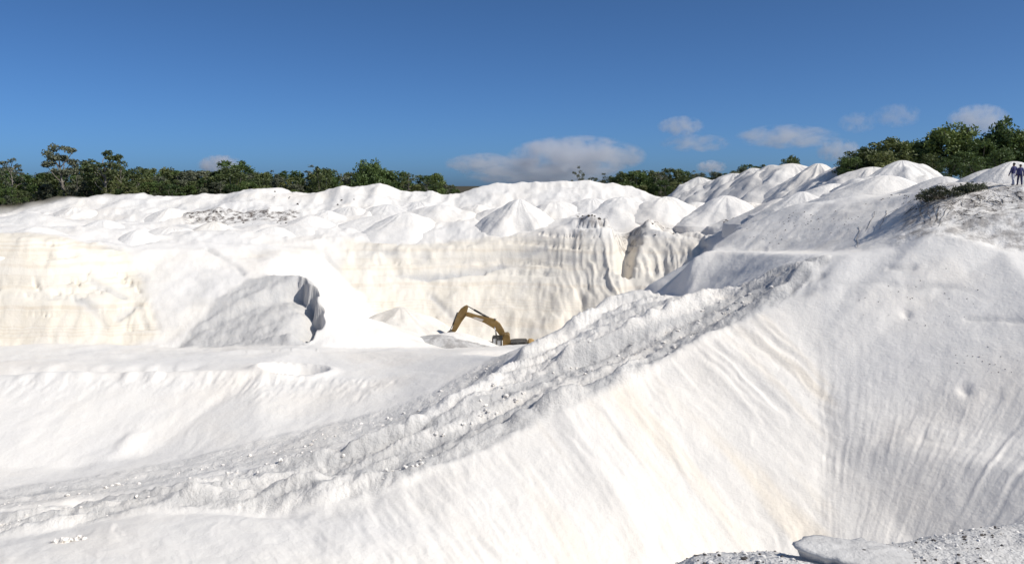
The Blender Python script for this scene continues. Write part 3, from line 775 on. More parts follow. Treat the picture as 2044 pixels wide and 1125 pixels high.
heap('small pale heap on the hillside right of the soil band heaps', 545, 452, 116, 27, 0.8, 17, group=G2)
extra = ((655, 420, 131, 30, 'low lumpy heap below the big round dark tree, first from the left'), (700, 412, 136, 31, 'low lumpy heap right below the big round dark tree'), (775, 408, 137, 30, 'low lumpy heap against the back ridge right of the big round tree'),
         (835, 402, 139, 31, 'pale heap against the back ridge under the last left forest tree'), (955, 408, 133, 33, 'small heap just left of the pointed rim heap'), (1000, 415, 129, 30, 'very low heap at the left foot of the pointed rim heap'),
         (1072, 412, 131, 31, 'small lump between the pointed heap and the flat-topped one'), (1150, 408, 133, 32, 'small lump between the flat-topped heap and its right neighbour'), (1215, 404, 134, 31, 'small lump left behind the heap above the gully'),
         (1290, 404, 131, 32, 'small lump behind the gap right of the gully heap'), (1500, 404, 124, 34, 'small heap at the right end of the far rim row'), (480, 412, 137, 28, 'low heap above the dark soil band'), (340, 415, 134, 28, 'low heap left of the dark soil band'),
         (150, 412, 136, 27, 'low smooth heap under the tall tree pair'), (590, 446, 119, 28, 'small heap right of the cream sided heap'), (345, 452, 111, 28, 'small heap between the peaked heap and the cream sided heap'))
for i, (px, py, Y, sl, lab) in enumerate(extra):
    heap(lab, px, py, Y, sl, 0.5 + 0.4 * (i % 4), 60 + i, 1.0 + 0.15 * (i % 3), group=G2, rug=2.2, sub=5, sink=1.2, grey=0.1 * (i % 3))
G3 = 'ridge of tipped sand on the right skyline'
for i, (px, py, Y, sl, lab) in enumerate((
        (1395, 353, 150, 37, 'leftmost grey heap of the right skyline ridge, beside the dark trees'),
        (1432, 358, 147, 37, 'second heap from left on the right skyline ridge'),
        (1466, 346, 144, 38, 'third heap from left on the right skyline ridge, grey faced'),
        (1503, 335, 141, 38, 'heap left of the one under the lone skyline tree'),
        (1540, 329, 137, 38, 'rounded heap just left below the lone skyline tree'),
        (1582, 326, 132, 38, 'heap right under the lone skyline tree'),
        (1635, 326, 124, 37, 'smooth white heap right of the lone skyline tree'),
        (1692, 330, 115, 36, 'white heap left of the broad leafy dome of trees'),
        (1742, 333, 106, 35, 'low heap in front of the broad leafy dome of trees'),
        (1802, 320, 97, 34, 'tallest bright heap of the right skyline ridge'))):
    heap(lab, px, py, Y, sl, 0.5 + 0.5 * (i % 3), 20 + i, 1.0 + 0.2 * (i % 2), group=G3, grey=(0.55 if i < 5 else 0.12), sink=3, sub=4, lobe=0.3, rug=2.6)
G4 = 'heaps in front of the right skyline ridge'
heap('broad grey slope of sand below the tallest skyline heap', 1772, 350, 88, 29, 0.7, 31, 1.2, group=G4)
heap('small heap with bright crest left of the broad grey slope', 1722, 358, 93, 31, 0.4, 32, group=G4)
heap('small low heap at foot of the skyline ridge', 1664, 366, 100, 31, 0.4, 33, 1.3, group=G4)
heap('pointed heap with white right side behind the grey dune', 1603, 382, 95, 35, 0.3, 34, group=G4)
heap('low shaded heap behind the pointed heap', 1560, 396, 104, 32, 0.5, 35, 1.2, group=G4, grey=0.2)
heap('low pale heap behind the scrub', 1885, 352, 78, 28, 0.5, 36, group=G4, grey=0.3)
heap('steep heap behind the two walking people', 2024, 322, 68, 37, 0.5, 37, group=G4)
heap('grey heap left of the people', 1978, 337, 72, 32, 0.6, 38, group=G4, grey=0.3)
heap('heap at the right frame edge behind the people', 2085, 330, 70, 35, 0.6, 39, group=G4)
G5 = 'small heaps down in the pit'
heap('low dark grey lump heap in front of the excavator stick', 872, 668, 92, 24, 0.3, 41, 1.7, group=G5, grey=1.0, sink=1.2, sub=4, soil=0.45)
heap('white sand heap burying the excavator bucket', 900, 664, 93.2, 26, 0.9, 45, 1.3, group=G5, sink=1.2)
heap('grey crusty heap below the excavator', 925, 686, 91.5, 25, 0.4, 42, 1.6, group=G5, grey=1.0, soil=0.4)
heap('pale mound hiding the excavator tracks', 1005, 695, 90.5, 22, 0.4, 43, 1.5, group=G5, grey=0.25)
heap('small sand heap at foot of the far slope', 800, 612, 99, 33, 0.4, 44, 1.2, group=G5, crm=0.4, grey=0.15)

# ------------------------------------------------------------------ plants
def leaf_mat(name, c0, c1, c2):
    m, n, l, p = nt(name)
    oi = n.new('ShaderNodeObjectInfo')
    tc = n.new('ShaderNodeTexCoord')
    t = noise(n, l, tc.outputs['Object'], 0.9, 3)
    t2 = noise(n, l, tc.outputs['Object'], 7.0, 2)
    f = mathn(n, l, 'ADD', mathn(n, l, 'MULTIPLY', t.outputs['Fac'], 0.5), mathn(n, l, 'MULTIPLY', t2.outputs['Fac'], 0.4))
    f = mathn(n, l, 'ADD', f, mathn(n, l, 'MULTIPLY', mathn(n, l, 'SUBTRACT', oi.outputs['Random'], 0.5), 0.35))
    r = ramp(n, [(0.25, c0), (0.48, c1), (0.72, c2)])
    l.new(f, r.inputs['Fac'])
    l.new(r.outputs['Color'], p.inputs['Base Color'])
    p.inputs['Roughness'].default_value = 0.55
    p.inputs['Specular IOR Level'].default_value = 0.35
    tr = n.new('ShaderNodeBsdfTranslucent')
    l.new(mixc(n, l, 0.35, r.outputs['Color'], (0.16, 0.19, 0.03)), tr.inputs['Color'])
    mx = n.new('ShaderNodeMixShader'); mx.inputs[0].default_value = 0.22
    l.new(p.outputs[0], mx.inputs[1]); l.new(tr.outputs[0], mx.inputs[2])
    l.new(mx.outputs[0], n['Material Output'].inputs['Surface'])
    return m
LEAF_A = leaf_mat('olive_leaves', (0.072, 0.091, 0.035), (0.122, 0.152, 0.052), (0.229, 0.229, 0.088))
LEAF_B = leaf_mat('deep_green_leaves', (0.051, 0.085, 0.029), (0.098, 0.148, 0.043), (0.178, 0.220, 0.062))
LEAF_C = leaf_mat('grey_green_leaves', (0.075, 0.088, 0.055), (0.135, 0.148, 0.094), (0.220, 0.220, 0.144))
LEAF_D = leaf_mat('scrub_leaves', (0.030, 0.033, 0.021), (0.068, 0.078, 0.042), (0.165, 0.165, 0.105))
def bark_mat(name, a, b):
    m, n, l, p = nt(name)
    tc = n.new('ShaderNodeTexCoord')
    t = noise(n, l, tc.outputs['Object'], 3.0, 4, 0.6, (1, 1, 0.3))
    r = ramp(n, [(0.35, a), (0.65, b)]); l.new(t.outputs['Fac'], r.inputs['Fac'])
    l.new(r.outputs['Color'], p.inputs['Base Color']); p.inputs['Roughness'].default_value = 0.9
    return m
BARK = bark_mat('pale_bark', (0.12, 0.10, 0.08), (0.30, 0.27, 0.23))
BARK_D = bark_mat('dark_bark', (0.04, 0.032, 0.025), (0.12, 0.10, 0.08))

def tube(V, Fc, pts_, rad, sides=6):
    pts_ = [Vector(p) for p in pts_]
    rings = []
    for i, p in enumerate(pts_):
        d = (pts_[min(i + 1, len(pts_) - 1)] - pts_[max(i - 1, 0)]).normalized()
        a = d.cross(Vector((0.3, 0.9, 0.2))).normalized(); b = d.cross(a)
        base = len(V)
        for k in range(sides):
            t = 2 * math.pi * k / sides
            V.append(p + (a * math.cos(t) + b * math.sin(t)) * rad[i])
        rings.append(base)
    for r0, r1 in zip(rings[:-1], rings[1:]):
        for k in range(sides):
            Fc.append((r0 + k, r0 + (k + 1) % sides, r1 + (k + 1) % sides, r1 + k))
    Fc.append(tuple(range(rings[-1], rings[-1] + sides)))

def leaves(centres, rng, per, spread, size, V, Fc, flat=0.7):
    for (cx, cy, cz, cs) in centres:
        for _ in range(per):
            d = rng.normal(0, 1, 3); d /= np.linalg.norm(d) + 1e-9
            rr = spread * cs * rng.random() ** 0.45
            p = np.array([cx, cy, cz]) + d * rr * np.array([1, 1, flat])
            u = rng.normal(0, 1, 3); u /= np.linalg.norm(u)
            v = np.cross(u, rng.normal(0, 1, 3)); v /= np.linalg.norm(v) + 1e-9
            s = size * (0.6 + 0.8 * rng.random())
            b = len(V)
            V.extend([p - u * s, p + v * s * 0.42, p + u * s, p - v * s * 0.42])
            Fc.append((b, b + 1, b + 2, b + 3))

def make_tree(kind, seed, leafm, barkm):
    """unit-free: about 10 m tall; returns (trunk mesh, crown mesh)"""
    rng = np.random.default_rng(seed)
    TV, TF, LV, LF = [], [], [], []
    cen = []
    if kind == 'tall':                               # bare pale stem, separate leaf clouds on forked limbs
        n_l, h0, h1, wid = 9, 3.6, 9.3, 2.7
        lean = rng.normal(0, 0.25, 2)
        stem = [(lean[0] * t * 2, lean[1] * t * 2, 7.2 * t) for t in np.linspace(-0.06, 1, 7)]
        tube(TV, TF, stem, [0.27, 0.24, 0.21, 0.18, 0.15, 0.12, 0.08], 7)
        for i in range(n_l):
            t = 0.42 + 0.58 * i / n_l
            a = i * 2.4 + rng.random()
            b0 = np.array(stem[min(int(t * 6), 6)])
            e = np.array([math.cos(a) * wid * (0.55 + 0.5 * rng.random()), math.sin(a) * wid * (0.55 + 0.5 * rng.random()), h0 + (h1 - h0) * (0.2 + 0.8 * i / n_l) + rng.normal(0, 0.3)])
            mid = (b0 + e) / 2 + rng.normal(0, 0.2, 3)
            tube(TV, TF, [b0, mid, e], [0.11, 0.075, 0.03], 5)
            for q in range(4):
                o = rng.normal(0, 0.55, 3)
                cen.append((*(e + o * [1, 1, 0.6]), 0.75 + 0.5 * rng.random()))
        leaves(cen, rng, 62, 0.78, 0.24, LV, LF, 0.6)
    elif kind == 'bushy':                            # small multi-stem tree, leafy to near the ground
        for i in range(4):
            a = i * 1.7 + rng.random(); r = 0.3
            e = (math.cos(a) * 1.6, math.sin(a) * 1.6, 6.0 + rng.random() * 2)
            m = (math.cos(a) * 0.7 + rng.normal(0, 0.2), math.sin(a) * 0.7, 3.0)
            tube(TV, TF, [(math.cos(a) * r, math.sin(a) * r, -0.5), m, e], [0.14, 0.10, 0.04], 5)
        for i in range(34):
            h = 1.6 + 7.6 * rng.random() ** 0.8
            w = 2.5 * math.sqrt(max(0.08, 1 - ((h - 5.2) / 5.0) ** 2))
            a = rng.random() * 6.283; rr = w * (0.45 + 0.6 * rng.random())
            cen.append((math.cos(a) * rr, math.sin(a) * rr, h, 0.7 + 0.7 * rng.random()))
        leaves(cen, rng, 66, 0.9, 0.27, LV, LF, 0.75)
    elif kind == 'dome':                             # dense broad evergreen
        tube(TV, TF, [(0, 0, -0.6), (0.1, 0.05, 1.6), (0.0, 0.2, 4.5)], [0.35, 0.28, 0.15], 7)
        for i in range(6):
            a = i * 1.05 + rng.random()
            tube(TV, TF, [(0.05, 0.1, 1.8 + 0.4 * i), (math.cos(a) * 1.6, math.sin(a) * 1.6, 3.6 + 0.5 * i), (math.cos(a) * 2.8, math.sin(a) * 2.8, 4.8 + 0.6 * i)], [0.16, 0.10, 0.04], 5)
        for i in range(135):
            u = rng.normal(0, 1, 3); u /= np.linalg.norm(u); u[2] = abs(u[2]) * 1.2 - 0.34
            f = 0.60 + 0.46 * rng.random()
            lump = 1 + 0.18 * math.sin(3 * math.atan2(u[1], u[0]) + seed) 
            cen.append((u[0] * 3.9 * f * lump, u[1] * 3.9 * f * lump, 3.5 + u[2] * 5.9 * f, 0.75 + 0.6 * rng.random()))
        leaves(cen, rng, 66, 1.0, 0.27, LV, LF, 0.75)
    elif kind == 'open':                             # thin crowned tree: branches show
        tube(TV, TF, [(0, 0, -0.5), (0.2, 0, 2.5), (0.1, 0.2, 5.5), (0.3, 0.1, 8.5)], [0.2, 0.16, 0.11, 0.05], 6)
        for i in range(12):
            a = i * 2.4 + rng.random(); h = 3.2 + 6.2 * i / 12
            e = np.array([math.cos(a) * (2.3 - 0.08 * i), math.sin(a) * (2.3 - 0.08 * i), h + 1.3])
            tube(TV, TF, [(0.15, 0.1, h - 0.4), e * [0.5, 0.5, 1] - [0, 0, 0.5], e], [0.08, 0.055, 0.02], 4)
            for q in range(2):
                cen.append((*(e + rng.normal(0, 0.45, 3)), 0.6 + 0.5 * rng.random()))
        leaves(cen, rng, 46, 0.75, 0.22, LV, LF, 0.7)
    def mk(nm, V, Fc, mat):
        me = bpy.data.meshes.new(nm); me.from_pydata([tuple(v) for v in V], [], Fc); me.update(); me.materials.append(mat); return me
    return mk('trunk', TV, TF, barkm), mk('crown', LV, LF, leafm)

PROTO = {
    'tall': [make_tree('tall', s, LEAF_C if s % 2 else LEAF_A, BARK) for s in (1, 2, 3)],
    'bushy': [make_tree('bushy', s, [LEAF_A, LEAF_B, LEAF_A, LEAF_C, LEAF_B][s % 5], BARK_D if s % 2 else BARK) for s in range(6)],
    'dome': [make_tree('dome', s, [LEAF_B, LEAF_A, LEAF_B][s % 3], BARK_D) for s in range(4)],
    'open': [make_tree('open', s, LEAF_A if s % 2 else LEAF_C, BARK) for s in range(3)],
}
RNG = random.Random(7)
def tree(kind, label, px, top_py, Y, wide=1.0, group=None, var=None, name='forest_tree', cat='tree', zb=None):
    x, y, zt = un(px, top_py, Y)
    z0 = ground(x, y) if zb is None else zb
    h = max(zt - z0, 1.2)
    e = bpy.data.objects.new(name, None); COL.objects.link(e)
    e.location = (x, y, z0); e.rotation_euler = (0, 0, RNG.random() * 6.283)
    k = h / 9.8
    e.scale = (k * wide, k * wide, k)
    P = PROTO[kind]; tm, cm = P[RNG.randrange(len(P)) if var is None else var]
    for nm, me in (('trunk', tm), ('crown', cm)):
        o = bpy.data.objects.new(nm, me); COL.objects.link(o); o.parent = e
    tag(e, label, cat, group)
    return e

# named individuals
tree('tall', 'tall tree with loose pale crown, left of the pair on the left skyline', 122, 288, 172, 1.05, var=0)
tree('tall', 'tall flat-crowned tree with pale stem, right of the pair on the left skyline', 205, 299, 170, 1.15, var=1)
tree('open', 'thin ragged tree at the left frame edge', 22, 322, 172, 1.1, var=0)
tree('open', 'small dark tree just right of the tall pair', 238, 322, 176, 0.9, var=1)
tree('dome', 'big round dark tree above the middle of the back ridge', 738, 304, 170, 0.8, var=0)
tree('bushy', 'yellow-green tree left of the big round dark tree', 642, 327, 172, 0.8, var=0)
tree('bushy', 'dark tree at the right end of the left forest', 872, 345, 171, 0.9, var=1)
tree('open', 'tiny lone tree peeping over the middle of the back ridge', 1155, 344, 172, 0.8, var=2)
tree('dome', 'lone dark tree standing on the right skyline ridge', 1580, 303, 154, 0.75, var=1)
tree('open', 'low tuft of leaves right of the tiny lone tree', 1178, 358, 172, 0.9, var=1)
G6 = 'leafy trees behind the right skyline ridge'
tree('dome', 'rounded olive tree forming the left shoulder of the leafy dome', 1728, 284, 112, 1.25, G6, 1)
tree('dome', 'rounded olive tree at the top of the leafy dome', 1782, 264, 113, 1.3, G6, 1)
tree('dome', 'olive tree at the right side of the leafy dome', 1832, 272, 112, 1.25, G6, 2)
tree('dome', 'largest dark green tree behind the scrub', 1902, 228, 110, 1.1, G6, 0)
tree('dome', 'upright dark green tree near the right frame edge', 2006, 225, 108, 0.9, G6, 3)
tree('dome', 'dark tree cut by the right frame edge', 2062, 250, 106, 0.9, G6, 0)
tree('bushy', 'dark bushy tree between the largest and the edge tree', 1962, 275, 106, 1.1, G6, 1, cat='tree')
tree('bushy', 'low leafy tree at the left foot of the dome', 1700, 312, 110, 1.2, G6, 4)
tree('bushy', 'low leafy tree in front of the dome', 1860, 305, 104, 1.3, G6, 2)
tree('bushy', 'bushy tree below the largest dark green tree', 1925, 300, 103, 1.3, G6, 4)
tree('bushy', 'bushy tree behind the people', 2000, 295, 100, 1.3, G6, 1)
tree('bushy', 'bush left of the low leafy tree at the dome foot', 1762, 300, 108, 1.3, G6, 2)
tree('bushy', 'leafy tree filling the gap behind the largest dark green tree', 1935, 285, 116, 1.6, G6, 2)
tree('bushy', 'leafy tree filling the gap left of the upright edge tree', 1975, 280, 114, 1.6, G6, 4)
tree('bushy', 'low bush under the largest dark green tree', 1895, 312, 101, 1.7, G6, 1)
tree('bushy', 'low bush left of the heap behind the people', 1950, 312, 99, 1.7, G6, 4)
tree('dome', 'dark tree beyond the right frame edge', 2150, 225, 108, 1.0, G6, 2)

# the forest belts
prof_l = [(-260, 330), (0, 335), (60, 348), (150, 335), (240, 338), (300, 342), (360, 334), (420, 336), (450, 328), (500, 336), (560, 334), (610, 340), (680, 345), (760, 335), (800, 350), (850, 352), (890, 362), (930, 374)]
prof_r = [(1190, 358), (1220, 342), (1270, 337), (1330, 337), (1400, 341), (1440, 336), (1475, 328), (1530, 334), (1600, 338), (1700, 335)]
def belt(prof, px0, px1, rows, label, group):
    xs, ys = zip(*prof)
    for Y, drop, step in rows:
        px = px0 + RNG.random() * step
        while px < px1:
            tp = float(np.interp(px, xs, ys)) + drop + RNG.gauss(0, 5) - (11 if RNG.random() < 0.12 else 0)
            kd = 'bushy' if RNG.random() < 0.84 else ('open' if RNG.random() < 0.5 else 'dome')
            tree(kd, label, px, tp, Y + RNG.gauss(0, 1.5), 1.05 + 0.55 * RNG.random(), group)
            px += step * (0.6 + 0.8 * RNG.random())
belt(prof_l, -120, 925, [(196, 4, 26), (184, 8, 25), (176, 22, 26), (170, 38, 24)], 'one of the crowded small trees of the left forest belt', 'trees of the left forest belt')
belt(prof_r, 1192, 1640, [(198, 3, 24), (186, 10, 23), (178, 28, 22), (172, 44, 24)], 'one of the crowded small trees of the middle right forest belt', 'trees of the middle right forest belt')
belt([(-260, 374), (0, 376), (40, 390), (80, 404)], -100, 66, [(161, 0, 16), (154, 14, 17), (148, 27, 18)], 'dark bush below the forest at the left frame edge', 'bushes at the left frame edge')

# ------------------------------------------------------------------ excavator in the bottom of the pit
def plain(name, col, rough=0.5, metal=0.0, dirt=0.0, dirt_col=(0.45, 0.40, 0.33)):
    m, n, l, p = nt(name)
    tc = n.new('ShaderNodeTexCoord')
    t = noise(n, l, tc.outputs['Object'], 1.6, 5, 0.65)
    t2 = noise(n, l, tc.outputs['Object'], 0.5, 3)
    r = ramp(n, [(0.35, tuple(c * 0.78 for c in col)), (0.65, tuple(min(1, c * 1.12) for c in col))])
    l.new(t2.outputs['Fac'], r.inputs['Fac'])
    d = ramp(n, [(0.5, (0, 0, 0)), (0.72, (1, 1, 1))]); l.new(t.outputs['Fac'], d.inputs['Fac'])
    l.new(mixc(n, l, mathn(n, l, 'MULTIPLY', d.outputs['Color'], dirt), r.outputs['Color'], dirt_col), p.inputs['Base Color'])
    p.inputs['Roughness'].default_value = rough
    p.inputs['Metallic'].default_value = metal
    return m
M_YEL = plain('worn_yellow_paint', (0.21, 0.125, 0.030), 0.6, 0, 0.35, (0.28, 0.22, 0.15))
M_YEL2 = plain('yellow_paint', (0.48, 0.27, 0.05), 0.5, 0, 0.3)
M_BLK = plain('black_steel', (0.022, 0.021, 0.02), 0.5, 0.0, 0.35)
M_ROD = plain('cylinder_rod', (0.55, 0.54, 0.52), 0.25, 0.9)
M_PALE = plain('pale_sign_panel', (0.52, 0.47, 0.42), 0.6, 0, 0.3)
M_TRK = plain('track_steel', (0.09, 0.08, 0.07), 0.6, 0.4, 0.6)
M_GLS = plain('dusty_glass', (0.50, 0.50, 0.50), 0.15)

EY = 95.0
E0 = un(1010, 690, EY)
exc = bpy.data.objects.new('excavator', None); COL.objects.link(exc)
exc.location = (E0[0], EY, -19.55)
tag(exc, 'yellow-brown tracked excavator with raised boom at the bottom of the pit', 'excavator')
EL = Vector(exc.location)

def prism(name, poly, y0, y1, mat, parent=exc, bev=0.03):
    """outline in photograph pixels at the machine's distance, given real thickness from y0 to y1 (metres, + is away)"""
    pl = [Vector(un(px, py, EY)) - EL for px, py in poly]
    bm = bmesh.new()
    f = [bm.verts.new((p.x, y0, p.z)) for p in pl]; b = [bm.verts.new((p.x, y1, p.z)) for p in pl]
    n = len(pl)
    bm.faces.new(f); bm.faces.new(list(reversed(b)))
    for i in range(n):
        bm.faces.new((f[i], b[i], b[(i + 1) % n], f[(i + 1) % n]))
    bmesh.ops.recalc_face_normals(bm, faces=bm.faces)
    if bev:
        bmesh.ops.bevel(bm, geom=bm.edges[:], offset=bev, segments=1, affect='EDGES', clamp_overlap=True)
    me = bpy.data.meshes.new(name); bm.to_mesh(me); bm.free(); me.materials.append(mat)
    o = bpy.data.objects.new(name, me); COL.objects.link(o); o.parent = parent
    return o

def rod(name, a, b, r0, y, mat, parent=exc, r1=None, sides=10):
    V, Fc = [], []
    A = Vector(un(*a, EY)) - EL; B = Vector(un(*b, EY)) - EL
    A.y = B.y = y
    tube(V, Fc, [A, B], [r0, r1 or r0], sides)
    Fc.append(tuple(reversed(range(sides))))
    return link_mesh(name, V, Fc, mat, parent, True)

boom = prism('boom', [(929, 623.5), (935, 623), (952, 628.5), (971, 632), (987, 636.5), (998, 645), (1005.5, 657), (1009.5, 668), (1009, 678), (1001, 678), (998, 669), (991, 660), (984, 653.5), (966, 643), (942, 633.5), (930, 630)], -0.28, 0.28, M_YEL)
prism('pale_panel', [(943, 632.2), (951, 632.0), (966, 636.6), (962, 640.4), (950, 635.9)], -0.297, -0.281, M_PALE, boom, 0)
stick = prism('stick', [(932, 608.5), (926, 611), (919.5, 616), (914, 624), (906, 645), (900.5, 662), (905, 664), (911, 660), (922, 641), (930, 630.5), (932.5, 622), (935, 611)], -0.21, 0.21, M_YEL)
rod('pivot_pin', (930, 627), (930.2, 627), 0.14, -0.34, M_BLK, stick)
bk = prism('bucket', [(906, 661), (899, 658), (892, 664), (889, 674), (893, 684), (903, 690), (915, 690), (918, 686), (907, 682), (903, 674), (906, 668)], -0.62, 0.62, M_TRK)
for q in range(5):
    ty = -0.55 + 0.275 * q
    prism('tooth', [(915, 686.5), (925, 688), (915, 690)], ty - 0.06, ty + 0.06, M_TRK, bk, 0.01)
cy = rod('bucket_cylinder', (913.5, 623), (904, 648), 0.10, -0.10, M_BLK)
rod('rod', (904, 648), (896.5, 662), 0.05, -0.10, M_ROD, cy)
rod('bucket_link', (896.5, 662), (905, 663), 0.07, -0.10, M_TRK)
cy = rod('stick_cylinder', (976, 634), (946, 617.5), 0.115, -0.12, M_BLK)
rod('rod', (946, 617.5), (932.8, 609.8), 0.055, -0.12, M_BLK, cy)
for yy in (-0.42, 0.42):
    cy = rod('boom_cylinder', (992, 690), (991, 670), 0.12, yy, M_BLK)
    rod('rod', (991, 670), (987, 650), 0.06, yy, M_ROD, cy)
rod('hydraulic_hose', (986, 634.5), (990, 639), 0.05, -0.2, M_BLK, boom)
rod('work_lamp', (989, 634.6), (990.5, 636.2), 0.09, -0.3, M_PALE, boom)
# cab: black frame, dusty panes, door
cab = prism('cab', [(983.5, 692), (983.5, 672), (986, 670), (1001, 670), (1001, 692)], -1.30, -0.42, M_GLS, exc, 0.04)
prism('roof', [(982.5, 671), (984.5, 667.3), (1003, 667), (1003.5, 670.5)], -1.36, -0.36, M_BLK, cab, 0.03)
for x0 in (982.6, 990.5, 1000.0):
    prism('pillar', [(x0, 670.4), (x0 + 2.4, 670.4), (x0 + 2.4, 692), (x0, 692)], -1.345, -1.285, M_BLK, cab, 0.01)
prism('door_frame', [(991, 671), (1001, 671), (1001, 674.5), (991, 674.5)], -1.34, -1.29, M_BLK, cab, 0.01)
prism('door_sill', [(984.8, 685.5), (1000.2, 685.5), (1000.2, 694), (984.8, 694)], -1.335, -1.295, M_BLK, cab, 0.01)
prism('windscreen_bar', [(983, 680), (983.4, 680), (983.4, 692), (983, 692)], -1.30, -0.42, M_BLK, cab, 0)
prism('seat', [(993, 692), (993, 677), (996, 676), (998, 684), (998, 692)], -1.05, -0.65, M_BLK, cab, 0.02)
# upper body
hs = prism('house', [(1003.5, 697), (1003.5, 671), (1006, 666.5), (1014.5, 665.5), (1017.5, 669), (1018.5, 681.5), (1053, 681), (1053, 697)], -0.36, 1.25, M_YEL)
prism('side_box', [(1004, 697), (1004, 690), (1052.5, 684), (1052.5, 697)], -1.30, -0.37, M_YEL, hs)
prism('engine_hood', [(1019.2, 683), (1019.2, 680.3), (1030, 679), (1051, 678.6), (1053.2, 683)], -1.25, 1.2, M_BLK, hs, 0.02)
rod('exhaust_pipe', (1050, 680), (1050.6, 675), 0.07, -0.5, M_BLK, hs)
rod('handrail', (1024, 679.4), (1024.2, 676.6), 0.03, -1.2, M_BLK, hs)
prism('counterweight', [(1053.5, 696), (1053.5, 680.5), (1057, 678.5), (1064, 679.5), (1068, 683), (1068, 692), (1063, 696)], -1.30, 1.30, M_YEL2, exc, 0.12)
# undercarriage, mostly behind the sand
prism('slew_ring', [(1012, 700), (1012, 697.2), (1034, 697.2), (1034, 700)], -0.6, 0.6, M_BLK)
prism('track_frame', [(990, 712), (990, 704), (1056, 704), (1056, 712)], -0.7, 0.7, M_BLK)
for yy in (-1.35, 0.85):
    tr = prism('track', [(984, 708), (985.5, 702), (991, 699.8), (1052, 699.8), (1059, 702), (1060.5, 708), (1056, 715), (1050, 717), (994, 717), (988, 715)], yy, yy + 0.5, M_TRK, exc, 0.04)
    for q in range(7):
        px = 992 + q * 10
        rod('road_wheel', (px, 711.5), (px + 0.2, 711.5), 0.20, yy - 0.02, M_BLK, tr)

# ------------------------------------------------------------------ two people on the rim
M_NAVY = plain('navy_cloth', (0.05, 0.05, 0.15), 0.85)
M_NAVY2 = plain('dark_navy_cloth', (0.028, 0.026, 0.085), 0.85)
M_WHT = plain('white_trousers', (0.55, 0.54, 0.60), 0.85)
M_SKIN = plain('brown_skin', (0.16, 0.085, 0.055), 0.6)
M_HAIR = plain('black_hair', (0.012, 0.011, 0.011), 0.6)
M_SHOE = plain('dark_shoe', (0.05, 0.045, 0.045), 0.6)

